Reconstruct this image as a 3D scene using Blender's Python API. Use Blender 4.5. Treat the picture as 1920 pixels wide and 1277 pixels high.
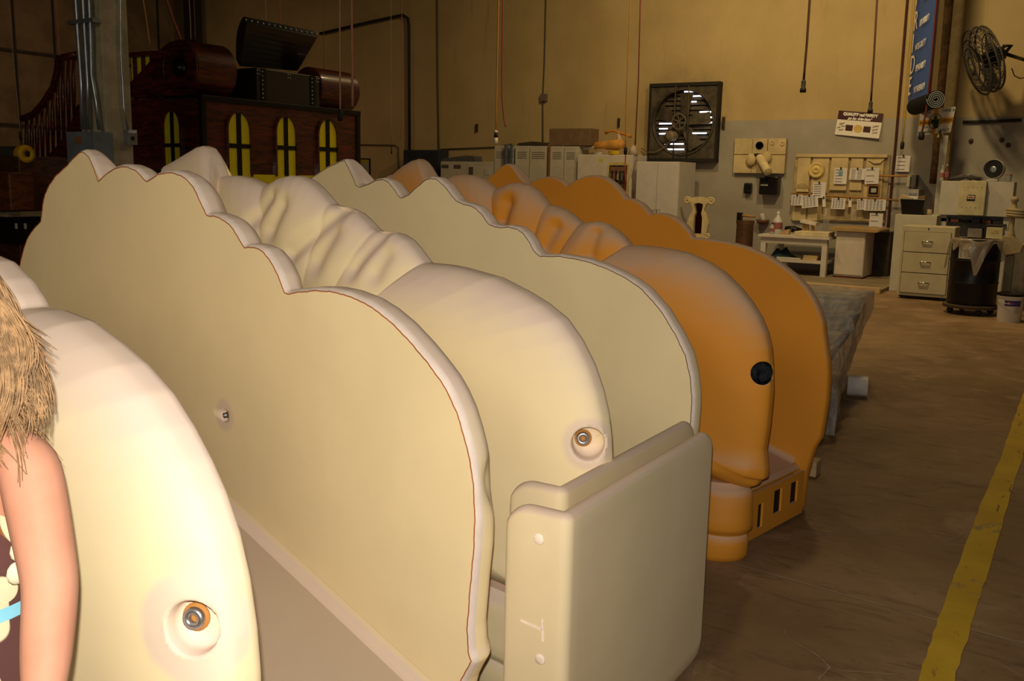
import bpy, bmesh, math, random
import numpy as np
from mathutils import Matrix, Vector
random.seed(7); np.random.seed(7)
for _o in list(bpy.data.objects): bpy.data.objects.remove(_o)
SC = bpy.context.scene
COL = SC.collection

# ------------------------------------------------------------------ camera
# world = the building's own axes: X runs to the back wall, Y to the left, Z up (metres)
FPX, PITCH, ROLL, HEAD, CAMH = 1773.0, math.radians(9.76), math.radians(1.2), math.radians(31.8), 1.65
fw = np.array([math.cos(HEAD)*math.cos(PITCH), math.sin(HEAD)*math.cos(PITCH), -math.sin(PITCH)])
_r0 = np.array([math.sin(HEAD), -math.cos(HEAD), 0.0]); _u0 = np.cross(_r0, fw)
rt = _r0*math.cos(ROLL)+_u0*math.sin(ROLL); up = -_r0*math.sin(ROLL)+_u0*math.cos(ROLL)
EYE = np.array([0, 0, CAMH])
cd = bpy.data.cameras.new('camera'); cam = bpy.data.objects.new('camera', cd); COL.objects.link(cam)
cd.sensor_width = 36.0; cd.lens = FPX/1920*36.0; cd.clip_start = 0.05; cd.clip_end = 200
cam.matrix_world = Matrix(((rt[0], up[0], -fw[0], 0), (rt[1], up[1], -fw[1], 0), (rt[2], up[2], -fw[2], CAMH), (0, 0, 0, 1)))
SC.camera = cam

# ------------------------------------------------------------------ light
SC.view_settings.view_transform = 'Standard'; SC.view_settings.look = 'None'
SC.view_settings.gamma = 1.0; SC.view_settings.use_curve_mapping = False
SC.view_settings.exposure = 0.0
wd = bpy.data.worlds.new('World'); SC.world = wd; wd.use_nodes = True
wd.node_tree.nodes['Background'].inputs[0].default_value = (1.0, 0.80, 0.5, 1)
wd.node_tree.nodes['Background'].inputs[1].default_value = 0.012
def lamp(name, kind, loc, energy, col, size=0.1, target=None):
    l = bpy.data.lights.new(name, kind); l.energy = energy; l.color = col
    if kind == 'AREA': l.shape = 'DISK'; l.size = size
    else: l.shadow_soft_size = size
    o = bpy.data.objects.new(name, l); COL.objects.link(o); o.location = loc
    if target is not None:
        o.rotation_euler = (Vector(target)-Vector(loc)).to_track_quat('-Z', 'Y').to_euler()
    return o
# the camera's own flash, just above the lens
fl = lamp('camera_flash', 'SPOT', tuple(EYE+up*0.075-rt*0.01-fw*0.02), 246, (1.0, 0.935, 0.835), 0.012, tuple(EYE+fw*4-rt*0.1+up*0.1))
fl.data.spot_size = math.radians(115); fl.data.spot_blend = 1.0
# high-bay lamps under the roof, plus an added fill behind the camera
WARM = (1.0, 0.74, 0.36)
lamp('highbay_bench', 'AREA', (12.2, 2.8, 6.9), 205, WARM, 0.5, (17.6, 3.0, 1.0))
lamp('highbay_corner', 'AREA', (13.8, 6.6, 6.8), 125, WARM, 0.5, (16.6, 6.6, 0))
lamp('highbay_middle', 'AREA', (9.0, 2.0, 6.8), 60, WARM, 0.5, (9.0, 2.0, 0))
lamp('fill_behind', 'AREA', (-3.5, 3.2, 6.9), 215, (1.0, 0.84, 0.58), 4.5, (1.5, 3.0, 0))  # unseen fill lamp, added to brighten the car sides farther back
lamp('highbay_left', 'AREA', (13.0, 17.5, 6.6), 38, (1.0, 0.60, 0.36), 0.5, (13.0, 19.0, 0))

# ------------------------------------------------------------------ pixel rays
def ray(x, y): return fw+rt*((x-960)/FPX)-up*((y-638.5)/FPX)
def onz(x, y, z=0.0): d = ray(x, y); return EYE+d*((z-CAMH)/d[2])
def onx(x, y, X): d = ray(x, y); return EYE+d*(X/d[0])
def ony(x, y, Y): d = ray(x, y); return EYE+d*(Y/d[1])
def proj(P):
    d = np.asarray(P)-EYE; z = d@fw
    return np.stack([960+FPX*(d@rt)/z, 638.5-FPX*(d@up)/z], -1)
def rect(x0, y0, x1, y1, X):
    """a rectangle seen in the picture, on the plane X: (Y right, Y left, z low, z high)"""
    a = onx(x0, (y0+y1)/2, X); b = onx(x1, (y0+y1)/2, X)
    t = onx((x0+x1)/2, y0, X); c = onx((x0+x1)/2, y1, X)
    return b[1], a[1], c[2], t[2]

# ------------------------------------------------------------------ materials
MATS = {}
def nt(name):
    m = bpy.data.materials.new(name); m.use_nodes = True
    return m, m.node_tree.nodes, m.node_tree.links, m.node_tree.nodes['Principled BSDF']
def mixc(N, L, fac, a, b, blend='MIX'):
    n = N.new('ShaderNodeMix'); n.data_type = 'RGBA'; n.blend_type = blend
    for s, v in ((0, fac), (6, a), (7, b)):
        if hasattr(v, 'is_output'): L.new(v, n.inputs[s])
        else: n.inputs[s].default_value = v if s == 0 else (*v[:3], 1)
    return n.outputs[2]
def noise(N, L, scale, detail=4, rough=.55, vec=None, dist=0):
    t = N.new('ShaderNodeTexNoise'); t.inputs['Scale'].default_value = scale; t.inputs['Detail'].default_value = detail
    t.inputs['Roughness'].default_value = rough; t.inputs['Distortion'].default_value = dist
    if vec is not None: L.new(vec, t.inputs['Vector'])
    return t.outputs['Fac']
def ramp(N, L, src, lo, hi, a=0.0, b=1.0):
    n = N.new('ShaderNodeMapRange'); n.interpolation_type = 'SMOOTHSTEP'
    L.new(src, n.inputs[0]); n.inputs[1].default_value = lo; n.inputs[2].default_value = hi
    n.inputs[3].default_value = a; n.inputs[4].default_value = b
    return n.outputs[0]
def math_(N, L, op, a, b=0.5):
    n = N.new('ShaderNodeMath'); n.operation = op
    for i, v in enumerate((a, b)):
        if hasattr(v, 'is_output'): L.new(v, n.inputs[i])
        else: n.inputs[i].default_value = v
    return n.outputs[0]
def bump(N, L, B, src, strength, dist=0.01):
    b = N.new('ShaderNodeBump'); b.inputs['Strength'].default_value = strength; b.inputs['Distance'].default_value = dist
    L.new(src, b.inputs['Height']); L.new(b.outputs[0], B.inputs['Normal'])
def coords(N, kind='Object'):
    return N.new('ShaderNodeTexCoord').outputs[kind]
def plain(name, col, rough=.55, metal=0.0, var=.12, scale=6, bmp=0.0, spec=.28, coat=0.0):
    if name in MATS: return MATS[name]
    m, N, L, B = nt(name)
    c = coords(N); f = noise(N, L, scale, 5, .6, c)
    lo = tuple(v*(1-var) for v in col); hi = tuple(min(1, v*(1+var)) for v in col)
    L.new(mixc(N, L, ramp(N, L, f, .35, .65), lo, hi), B.inputs['Base Color'])
    B.inputs['Roughness'].default_value = rough; B.inputs['Metallic'].default_value = metal
    B.inputs['Specular IOR Level'].default_value = spec; B.inputs['Coat Weight'].default_value = coat
    if bmp: bump(N, L, B, noise(N, L, scale*8, 3, .6, c), bmp, .004)
    MATS[name] = m; return m
def emit(name, col, strength):
    m, N, L, B = nt(name); B.inputs['Base Color'].default_value = (*col, 1)
    B.inputs['Emission Color'].default_value = (*col, 1); B.inputs['Emission Strength'].default_value = strength
    return m
def foam(name, base, dust, rings=(), dustamt=1.0, mott=.05):
    """hard-coated foam: smooth coat, pale dust lying on upward faces, sanded rings round the holes"""
    m, N, L, B = nt(name); c = coords(N)
    f1 = noise(N, L, 1.6, 5, .6, c); f2 = noise(N, L, 90, 2, .5, c)
    col = mixc(N, L, ramp(N, L, f1, .3, .7), tuple(v*(1-mott) for v in base), tuple(min(1, v*(1+mott)) for v in base))
    g = N.new('ShaderNodeNewGeometry'); s = N.new('ShaderNodeSeparateXYZ'); L.new(g.outputs['Normal'], s.inputs[0])
    d = ramp(N, L, s.outputs[2], .02, .7)
    d = math_(N, L, 'MULTIPLY', d, ramp(N, L, noise(N, L, 5, 5, .65, c), .2, .6, .7*dustamt, 1.0*dustamt))
    col = mixc(N, L, d, col, dust)
    for (p, ri, ro) in rings:
        v = N.new('ShaderNodeVectorMath'); v.operation = 'DISTANCE'; L.new(c, v.inputs[0]); v.inputs[1].default_value = tuple(p)
        wob = math_(N, L, 'ADD', v.outputs['Value'], math_(N, L, 'MULTIPLY', noise(N, L, 14, 3, .6, c), .02))
        k = math_(N, L, 'MULTIPLY', ramp(N, L, wob, ri-.002, ri+.01), ramp(N, L, wob, ro-.012, ro+.012, 1, 0))
        col = mixc(N, L, math_(N, L, 'MULTIPLY', k, .75), col, dust)
    sp = ramp(N, L, noise(N, L, 40, 2, .7, c), .74, .80)
    col = mixc(N, L, math_(N, L, 'MULTIPLY', sp, .12), col, (.25, .18, .12))
    L.new(col, B.inputs['Base Color']); B.inputs['Roughness'].default_value = .62
    B.inputs['Specular IOR Level'].default_value = .25
    bump(N, L, B, f2, .06, .002)
    MATS[name] = m; return m
def wood(name, a, b, scale=3.0, axis=(1, 1, 12), rough=.5, coat=0.0):
    if name in MATS: return MATS[name]
    m, N, L, B = nt(name); c = coords(N)
    mp = N.new('ShaderNodeMapping'); mp.inputs['Scale'].default_value = axis; L.new(c, mp.inputs[0])
    f = noise(N, L, scale, 6, .65, mp.outputs[0], 1.2)
    L.new(mixc(N, L, ramp(N, L, f, .38, .62), a, b), B.inputs['Base Color'])
    B.inputs['Roughness'].default_value = rough; B.inputs['Coat Weight'].default_value = coat; B.inputs['Coat Roughness'].default_value = .08
    bump(N, L, B, f, .15, .004); MATS[name] = m; return m
def glassy(name, col=(1, 1, 1), alpha=.2, rough=.08):
    m, N, L, B = nt(name); B.inputs['Base Color'].default_value = (*col, 1); B.inputs['Roughness'].default_value = rough
    B.inputs['Alpha'].default_value = alpha; B.inputs['Specular IOR Level'].default_value = 1.0
    B.inputs['Coat Weight'].default_value = .6
    MATS[name] = m; return m

# ------------------------------------------------------------------ mesh building
WM = {}
class G:
    def __init__(s): s.v = []; s.f = []; s.mi = []; s.cur = 0
    def add(s, vs, fs):
        k = len(s.v); s.v += [tuple(map(float, p)) for p in vs]; s.f += [tuple(i+k for i in f) for f in fs]; s.mi += [s.cur]*len(fs); return s
    def box(s, x0, x1, y0, y1, z0, z1):
        x0, x1 = sorted((x0, x1)); y0, y1 = sorted((y0, y1)); z0, z1 = sorted((z0, z1))
        return s.add([(x, y, z) for z in (z0, z1) for y in (y0, y1) for x in (x0, x1)],
                     [(0, 2, 3, 1), (4, 5, 7, 6), (0, 1, 5, 4), (2, 6, 7, 3), (0, 4, 6, 2), (1, 3, 7, 5)])
    def obox(s, c, ux, uy, uz, a, b, h):
        """box centred at c with half sizes a, b, h along the unit axes"""
        c, ux, uy, uz = map(np.asarray, (c, ux, uy, uz))
        return s.add([c+ux*(a*i)+uy*(b*j)+uz*(h*k) for k in (-1, 1) for j in (-1, 1) for i in (-1, 1)],
                     [(0, 2, 3, 1), (4, 5, 7, 6), (0, 1, 5, 4), (2, 6, 7, 3), (0, 4, 6, 2), (1, 3, 7, 5)])
    def tube(s, pts, r, n=8, cap=True):
        pts = [np.asarray(p, float) for p in pts]; rs = r if hasattr(r, '__len__') else [r]*len(pts)
        vs = []; pv = None
        for i, p in enumerate(pts):
            t = pts[min(i+1, len(pts)-1)]-pts[max(i-1, 0)]; t = t/(np.linalg.norm(t)+1e-12)
            if pv is None:
                a = np.array([0, 0, 1.]) if abs(t[2]) < .9 else np.array([1., 0, 0])
                u = np.cross(t, a)
            else: u = pv-t*(pv@t)
            u = u/(np.linalg.norm(u)+1e-12); pv = u; w = np.cross(t, u)
            for k in range(n):
                q = 2*math.pi*k/n; vs.append(p+rs[i]*(u*math.cos(q)+w*math.sin(q)))
        fs = [(i*n+k, i*n+(k+1) % n, (i+1)*n+(k+1) % n, (i+1)*n+k) for i in range(len(pts)-1) for k in range(n)]
        if cap: fs += [tuple(range(n))[::-1], tuple((len(pts)-1)*n+k for k in range(n))]
        return s.add(vs, fs)
    def lathe(s, prof, o=(0, 0, 0), axis=(0, 0, 1), n=24, u=None):
        """profile of (radius, height) turned about the axis through o"""
        ax = np.asarray(axis, float); ax /= np.linalg.norm(ax); o = np.asarray(o, float)
        a = np.array([1., 0, 0]) if abs(ax[0]) < .9 else np.array([0, 1., 0])
        u = np.cross(ax, a); u /= np.linalg.norm(u); w = np.cross(ax, u)
        vs = []; 
        for r, h in prof:
            for k in range(n):
                q = 2*math.pi*k/n; vs.append(o+ax*h+r*(u*math.cos(q)+w*math.sin(q)))
        fs = [(i*n+k, i*n+(k+1) % n, (i+1)*n+(k+1) % n, (i+1)*n+k) for i in range(len(prof)-1) for k in range(n)]
        if len(prof) >= 3 and prof[0][0] > .002 and prof[-1][0] > .002:
            m = len(prof)-1; fs += [(m*n+k, m*n+(k+1) % n, (k+1) % n, k) for k in range(n)]; return s.add(vs, fs)
        if prof[0][0] > 1e-5: fs.append(tuple(range(n))[::-1])
        if prof[-1][0] > 1e-5: fs.append(tuple((len(prof)-1)*n+k for k in range(n)))
        return s.add(vs, fs)
    def prism(s, poly, f0, f1):
        """poly of 2D points; f0, f1 map a 2D point to the two end planes"""
        n = len(poly); vs = [f0(*p) for p in poly]+[f1(*p) for p in poly]
        return s.add(vs, [tuple(range(n))[::-1], tuple(range(n, 2*n))]+[(i, (i+1) % n, n+(i+1) % n, n+i) for i in range(n)])
    def grid(s, P):
        P = np.asarray(P); a, b = P.shape[:2]
        return s.add(P.reshape(-1, 3), [(i*b+j, i*b+j+1, (i+1)*b+j+1, (i+1)*b+j) for i in range(a-1) for j in range(b-1)])
    def ball(s, c, r, n=14, m=9):
        r = np.asarray(r if hasattr(r, '__len__') else (r, r, r), float); c = np.asarray(c, float)
        P = [[c+r*np.array([math.sin(math.pi*i/m)*math.cos(2*math.pi*j/n), math.sin(math.pi*i/m)*math.sin(2*math.pi*j/n), -math.cos(math.pi*i/m)]) for j in range(n+1)] for i in range(m+1)]
        return s.grid(P)
    def build(s, name, mats, parent=None, bevel=0.0, smooth=False, seg=2, weld=False, kind=None, label=None, angle=None):
        V = np.array(s.v, float).reshape(-1, 3)
        if parent is None:
            lo, hi = V.min(0), V.max(0); loc = np.array([(lo[0]+hi[0])/2, (lo[1]+hi[1])/2, lo[2]])
            W = Matrix.Translation(loc.tolist()); V = V-loc
        else:
            W = WM[parent.name]; Wi = np.array(W.inverted()); V = V@Wi[:3, :3].T+Wi[:3, 3]
        me = bpy.data.meshes.new(name); me.from_pydata(V.tolist(), [], s.f)
        mats = mats if isinstance(mats, (list, tuple)) else [mats]
        for m in mats: me.materials.append(m)
        if len(mats) > 1: me.polygons.foreach_set('material_index', s.mi)
        if bevel or weld or True:
            bm = bmesh.new(); bm.from_mesh(me)
            if weld: bmesh.ops.remove_doubles(bm, verts=bm.verts, dist=1e-5)
            bmesh.ops.recalc_face_normals(bm, faces=bm.faces)
            if bevel:
                es = [e for e in bm.edges if len(e.link_faces) == 2 and e.calc_face_angle(0) > .5]
                bmesh.ops.bevel(bm, geom=es, offset=bevel, segments=seg, profile=.5, affect='EDGES', clamp_overlap=True)
            bm.to_mesh(me); bm.free()
        if smooth:
            me.polygons.foreach_set('use_smooth', [True]*len(me.polygons))
            if angle: me.set_sharp_from_angle(angle=math.radians(angle))
        o = bpy.data.objects.new(name, me); COL.objects.link(o)
        if parent is None: o.matrix_world = W
        else: o.parent = parent
        WM[o.name] = W
        if kind: o['kind'] = kind
        if label: o['label'] = label
        return o
def tag(o, label, cat, group=None):
    o['label'] = label; o['category'] = cat
    if group: o['group'] = group
    return o
def thing(name, label, cat, loc, rz=0.0, group=None):
    o = bpy.data.objects.new(name, None); COL.objects.link(o); o.empty_display_size = .1
    W = Matrix.Translation(tuple(map(float, loc)))@Matrix.Rotation(rz, 4, 'Z'); o.matrix_world = W; WM[o.name] = W
    return tag(o, label, cat, group)
def text(name, s, p, ux, uz, height, mat, parent, align='LEFT', shear=0.0, depth=.002, squash=1.0, bold=0.0):
    """lettering: p = start of baseline, ux = reading direction, uz = up"""
    cu = bpy.data.curves.new(name, 'FONT'); cu.body = s; cu.size = height/.70; cu.align_x = align; cu.shear = shear; cu.extrude = depth; cu.offset = bold
    t = bpy.data.objects.new(name, cu); COL.objects.link(t)
    bpy.context.view_layer.update()
    me = bpy.data.meshes.new_from_object(t); bpy.data.objects.remove(t); bpy.data.curves.remove(cu)
    ux = np.asarray(ux, float); ux /= np.linalg.norm(ux); uz = np.asarray(uz, float); uz /= np.linalg.norm(uz); un = np.cross(ux, uz)
    co = np.empty(len(me.vertices)*3); me.vertices.foreach_get('co', co); co = co.reshape(-1, 3)
    V = np.asarray(p, float)+np.outer(co[:, 0]*squash, ux)+np.outer(co[:, 1], uz)+np.outer(co[:, 2], un)
    Wi = np.array(WM[parent.name].inverted()); V = V@Wi[:3, :3].T+Wi[:3, 3]
    me.vertices.foreach_set('co', V.ravel()); me.materials.clear(); me.materials.append(mat); me.update()
    o = bpy.data.objects.new(name, me); COL.objects.link(o); o.parent = parent; WM[o.name] = WM[parent.name]
    return o
WY = np.array([0, -1., 0]); UZ = np.array([0, 0, 1.])    # reading direction on the back wall
# ------------------------------------------------------------------ the building
WX, LY, CZ = 18.2, 22.0, 7.2
def struct(o): o['kind'] = 'structure'; return o
def floor_mat():
    m, N, L, B = nt('stained_concrete'); c = coords(N)
    big = noise(N, L, .55, 6, .62, c, .6); mid = noise(N, L, 2.3, 6, .68, c, .8); fine = noise(N, L, 30, 4, .7, c)
    mp = N.new('ShaderNodeMapping'); mp.inputs['Scale'].default_value = (7, 1.6, 1); mp.inputs['Rotation'].default_value = (0, 0, .25); L.new(c, mp.inputs[0])
    scr = noise(N, L, 2.2, 6, .75, mp.outputs[0], .8)
    col = mixc(N, L, ramp(N, L, big, .32, .66), (.175, .102, .048), (.31, .195, .10))
    col = mixc(N, L, ramp(N, L, mid, .50, .72, 0, .75), col, (.37, .245, .14))
    col = mixc(N, L, ramp(N, L, scr, .50, .70, 0, .6), col, (.10, .055, .028))
    col = mixc(N, L, ramp(N, L, fine, .62, .74, 0, .55), col, (.08, .045, .025))
    col = mixc(N, L, ramp(N, L, noise(N, L, 120, 2, .6, c), .70, .78, 0, .35), col, (.40, .30, .2))
    L.new(col, B.inputs['Base Color']); L.new(ramp(N, L, mid, .3, .7, .42, .7), B.inputs['Roughness'])
    B.inputs['Specular IOR Level'].default_value = .35
    bump(N, L, B, fine, .12, .004); return m
def wall_mat():
    m, N, L, B = nt('painted_wall'); c = coords(N)
    g = N.new('ShaderNodeNewGeometry'); s = N.new('ShaderNodeSeparateXYZ'); L.new(g.outputs['Position'], s.inputs[0])
    col = mixc(N, L, ramp(N, L, noise(N, L, .8, 6, .6, c), .3, .7), (.44, .315, .130), (.53, .385, .175))
    yb = float(onx(1300, 330, WX)[1]); zb = float(onx(1450, 225, WX)[2])
    k = math_(N, L, 'MULTIPLY', math_(N, L, 'LESS_THAN', s.outputs[1], yb), math_(N, L, 'LESS_THAN', s.outputs[2], zb))
    gr = mixc(N, L, ramp(N, L, noise(N, L, 1.2, 6, .6, c), .3, .7), (.315, .275, .215), (.385, .345, .275))
    col = mixc(N, L, k, col, gr)
    mp = N.new('ShaderNodeMapping'); mp.inputs['Scale'].default_value = (3, 3, .35); L.new(c, mp.inputs[0])
    col = mixc(N, L, ramp(N, L, noise(N, L, 1.5, 5, .7, mp.outputs[0]), .58, .78, 0, .35), col, (.18, .12, .06))
    # soot smeared round the fan opening
    v = N.new('ShaderNodeVectorMath'); v.operation = 'DISTANCE'; L.new(g.outputs['Position'], v.inputs[0])
    pc = onx(1282, 222, WX); v.inputs[1].default_value = tuple(pc)
    sm = math_(N, L, 'MULTIPLY', ramp(N, L, v.outputs['Value'], .8, 1.15, 1, 0), ramp(N, L, noise(N, L, 2.2, 5, .7, c), .3, .7))
    col = mixc(N, L, math_(N, L, 'MULTIPLY', sm, .35), col, (.12, .08, .045))
    L.new(col, B.inputs['Base Color']); B.inputs['Roughness'].default_value = .75
    bump(N, L, B, noise(N, L, 60, 3, .6, c), .15, .004); return m
MF, MW = floor_mat(), wall_mat()
FLOOR = struct(G().box(-6, WX+.3, -9, LY+.3, -.15, 0).build('floor', MF))
struct(G().box(WX, WX+.3, -9, LY+.3, 0, CZ).build('wall_back', MW))
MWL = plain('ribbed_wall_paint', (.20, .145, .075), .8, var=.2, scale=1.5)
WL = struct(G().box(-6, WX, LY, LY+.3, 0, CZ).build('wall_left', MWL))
struct(G().box(-6, WX+.3, -9, LY+.3, CZ, CZ+.2).build('ceiling', plain('roof_deck', (.06, .05, .04), .9)))
# vertical ribs and girts on the far left wall
mrib = plain('dark_girt', (.045, .038, .028), .7)
for i in range(11):
    x = 7.2+i*1.0; G().box(x, x+.05, LY-.03, LY, 0, CZ).build('wall_rib', mrib, WL)
for z in (2.6, 4.3): G().box(6.5, WX, LY-.05, LY-.03, z, z+.06).build('wall_rib', mrib, WL)
# corner post
a = onx(362, 60, WX-.5)
struct(G().box(WX-.62, WX-.36, a[1]-.2, a[1]+.2, 0, CZ).build('trim_1', plain('dark_steel', (.03, .026, .02), .6)))
# pilaster beside the banner
p0 = onx(1779, 100, WX-.28); p1 = onx(1799, 100, WX-.28)
struct(G().box(WX-.28, WX-.002, p1[1], p0[1], 0, CZ).build('trim_2', plain('pilaster_paint', (.42, .31, .14), .75), bevel=.01))
# joints and cracks in the slab
def ribbon(pts, w, z, name, mat, parent=None):
    g = G(); P = [np.array(p[:2]) for p in pts]; row = []
    for i, p in enumerate(P):
        t = P[min(i+1, len(P)-1)]-P[max(0, i-1)]; t = t/np.linalg.norm(t); n = np.array([-t[1], t[0]])
        ww = w if not hasattr(w, '__len__') else w[i]
        row.append([(*(p+n*ww), z), (*(p-n*ww), z)])
    g.grid(row); return g.build(name, mat, parent)
mj = plain('joint_filler', (.33, .25, .17), .8)
j = [onz(1330, 1040), onz(1385, 1060), onz(1560, 1109), onz(1700, 1148), onz(1760, 1165), onz(1920, 1207)]
j2 = j[-1]+(j[-1]-j[-3])*3; j0 = j[0]-(j[2]-j[0])*6
ribbon([j0]+j+[j2], .005, .0015, 'slab_joint', mj, FLOOR)
for pts in ([(1437, 1016), (1470, 1014), (1520, 1003), (1570, 1005), (1640, 1003), (1730, 1008), (1780, 1017), (1815, 1000), (1835, 993)],
            [(1467, 1179), (1480, 1200), (1520, 1222), (1545, 1240), (1557, 1253), (1545, 1265), (1530, 1277)],
            [(1568, 1256), (1600, 1260), (1640, 1262), (1700, 1268)],
            [(1500, 921), (1540, 928), (1590, 928), (1740, 920), (1770, 913), (1800, 913)],
            [(1640, 640), (1700, 655), (1790, 668), (1900, 668)]):
    dense = []
    for q in range(len(pts)-1):
        for s in range(4):
            u = s/4; dense.append((pts[q][0]*(1-u)+pts[q+1][0]*u+random.uniform(-2, 2), pts[q][1]*(1-u)+pts[q+1][1]*u+random.uniform(-1, 1)))
    ribbon([onz(*p) for p in dense], [random.uniform(.001, .003) for _ in dense], .0014, 'slab_crack', mj, FLOOR)
# yellow painted aisle line, worn through in places
def yellow_mat():
    m, N, L, B = nt('worn_yellow_paint'); c = coords(N)
    mp = N.new('ShaderNodeMapping'); mp.inputs['Scale'].default_value = (1, 3, 1); L.new(c, mp.inputs[0])
    f = noise(N, L, 6, 6, .72, mp.outputs[0], .6); k = ramp(N, L, f, .60, .66)
    b = noise(N, L, 2.2, 3, .6, c); k2 = math_(N, L, 'MULTIPLY', ramp(N, L, b, .58, .66), ramp(N, L, f, .42, .56))
    col = mixc(N, L, ramp(N, L, noise(N, L, 3, 4, .6, c), .3, .7), (.50, .31, .010), (.62, .40, .020))
    col = mixc(N, L, math_(N, L, 'MULTIPLY', k, .85), col, (.12, .08, .035)); col = mixc(N, L, math_(N, L, 'MULTIPLY', k2, .8), col, (.24, .19, .10))
    L.new(col, B.inputs['Base Color']); B.inputs['Roughness'].default_value = .6; return m
lp = []
for xl, xr, y in [(1692, 1757, 1350), (1720, 1790, 1277), (1757, 1824, 1160), (1800, 1857, 1050), (1838, 1888, 950), (1873, 1915, 860), (1897, 1931, 800), (1915, 1943, 745), (1945, 1965, 660)]:
    lp.append([onz(xl+random.uniform(-2, 2), y, .003), onz(xr+random.uniform(-2, 2), y, .003)])
d_ = (lp[-1][0]-lp[-3][0]); d_ = d_/d_[0]; lp.append([lp[-1][0]+d_*2.5, lp[-1][1]+d_*2.5]); lp.append([lp[-1][0]+d_*2.5, lp[-1][1]+d_*2.5])
g = G(); dense = []
for q in range(len(lp)-1):
    for s in range(8):
        u = s/8; w = .004
        dense.append([lp[q][0]*(1-u)+lp[q+1][0]*u+[0, random.uniform(-w, w), 0], lp[q][1]*(1-u)+lp[q+1][1]*u+[0, random.uniform(-w, w), 0]])
g.grid(dense); tag(g.build('floor_line', yellow_mat()), 'worn yellow painted stripe along the concrete floor', 'floor marking')

# ------------------------------------------------------------------ scalloped ride car bodies
ALPHA = math.radians(10.58)
RV = np.array([[math.cos(ALPHA), -math.sin(ALPHA), 0], [math.sin(ALPHA), math.cos(ALPHA), 0], [0, 0, 1]])   # world -> car axes
def von(x, y, X): d = RV@ray(x, y); return (RV@EYE+d*(X/d[0]))[1:]
def toworld(P): return np.asarray(P)@RV           # car axes -> world (RV transposed)
X1, X2, X3, X4, X5, X6 = .80, 1.608, 2.204, 3.077, 3.662, 4.397
O2 = [(46, 460), (50, 448), (58, 434), (67, 423), (76.5, 413), (78, 401), (80, 382), (84, 363), (92.6, 344.5), (105, 327), (124, 310), (139, 293), (148, 285), (155, 282), (160, 285), (168, 294), (175.6, 310), (182, 330), (185, 338), (190, 332.5), (202, 322), (215, 314), (227, 310), (240, 311), (254, 317), (266, 328), (273, 337), (277, 338), (284, 332.8), (296, 325), (310, 321.5), (325, 321.5), (339, 326.5), (352, 335), (362.6, 347.7), (370.5, 362), (378, 379), (385, 394.6), (389, 402), (400, 402), (412.7, 406.4), (425, 413.4), (436, 424.4), (445.6, 438.5), (456, 458), (459, 462), (467, 460), (480, 462), (494, 469), (506, 484), (515, 499), (523.5, 515), (529.4, 533), (535, 547), (541, 548), (558, 545), (587, 542), (617, 543), (645.6, 549), (681, 563), (711, 582), (744, 610), (777, 645.5), (803, 677), (829, 712), (845, 740), (860, 774), (872.6, 816), (885, 866), (891.5, 917), (893.6, 975), (891.5, 1034), (885, 1101), (879, 1181), (881, 1223), (887, 1242), (878, 1257), (868, 1277)]
O4 = [(580, 335), (611, 314), (630, 305), (642, 300), (647, 299.6), (653.6, 313), (663, 332), (668, 346), (675, 349.5), (690, 344), (705, 336.7), (718, 334.8), (729, 340), (740, 354), (748, 366), (753, 370), (765, 364.5), (780, 350.5), (796, 337), (807, 332.5), (819.5, 334.8), (834, 347), (846, 363), (857, 376), (868, 380.6), (881, 383.8), (893, 389), (906, 403), (917, 418.5), (928, 423.7), (942, 424.8), (954, 424), (970, 427.6), (984, 438), (993.4, 452), (1001, 467.5), (1012, 478.5), (1028, 478.8), (1048, 478.5), (1075, 483), (1098, 487.5), (1129, 498), (1152, 508), (1180, 523), (1206, 541.7), (1240, 580), (1268, 626), (1287, 666), (1296, 705), (1299.4, 742), (1299, 766)]
O6 = [(913.6, 336), (928, 323.5), (940, 312), (948, 308), (956, 310), (965, 320), (974.6, 335), (985, 343), (992.7, 345.4), (1004, 337.6), (1025, 332), (1039, 333.7), (1053, 340.7), (1063, 349.5), (1078, 338.8), (1097, 331), (1117, 329.7), (1134.6, 335), (1150, 346.6), (1163, 361.5), (1170.7, 372.5), (1185, 374.8), (1200, 383.4), (1211, 395), (1217, 403), (1227, 400.6), (1244, 402), (1261.5, 408.5), (1279, 422), (1291, 436.6), (1295, 447), (1327, 450), (1364.6, 456), (1402, 466), (1434, 480), (1462, 498), (1487, 517), (1509, 539.6), (1524, 564), (1534, 587), (1540, 607), (1542, 628), (1545, 650), (1549, 680), (1550, 705), (1547, 750), (1540, 795), (1535, 822), (1523, 841), (1517, 859)]
O3 = [(328, 314), (347, 304), (370.5, 290), (389, 279), (400, 276.4), (408, 280), (417, 293), (425, 312), (432, 335), (446, 332), (464, 332), (485, 336.7), (502, 344.5), (514.5, 353), (527, 346), (544, 336.7), (565, 332), (582, 333.6), (596, 341), (611, 353.6), (627, 371), (638, 385), (650, 389.6), (668, 392), (686.5, 400.6), (702, 414.6), (714.6, 428.7), (724, 436), (744, 437), (763, 440), (780, 450.7), (793, 465), (804, 480), (815, 494.5), (859, 498.7), (886, 504), (946, 520.8), (997, 547), (1034, 570), (1068, 598), (1096, 637.6), (1118.5, 682.7), (1135, 730.6), (1145, 775.7), (1149.5, 818), (1151, 860)]
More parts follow.
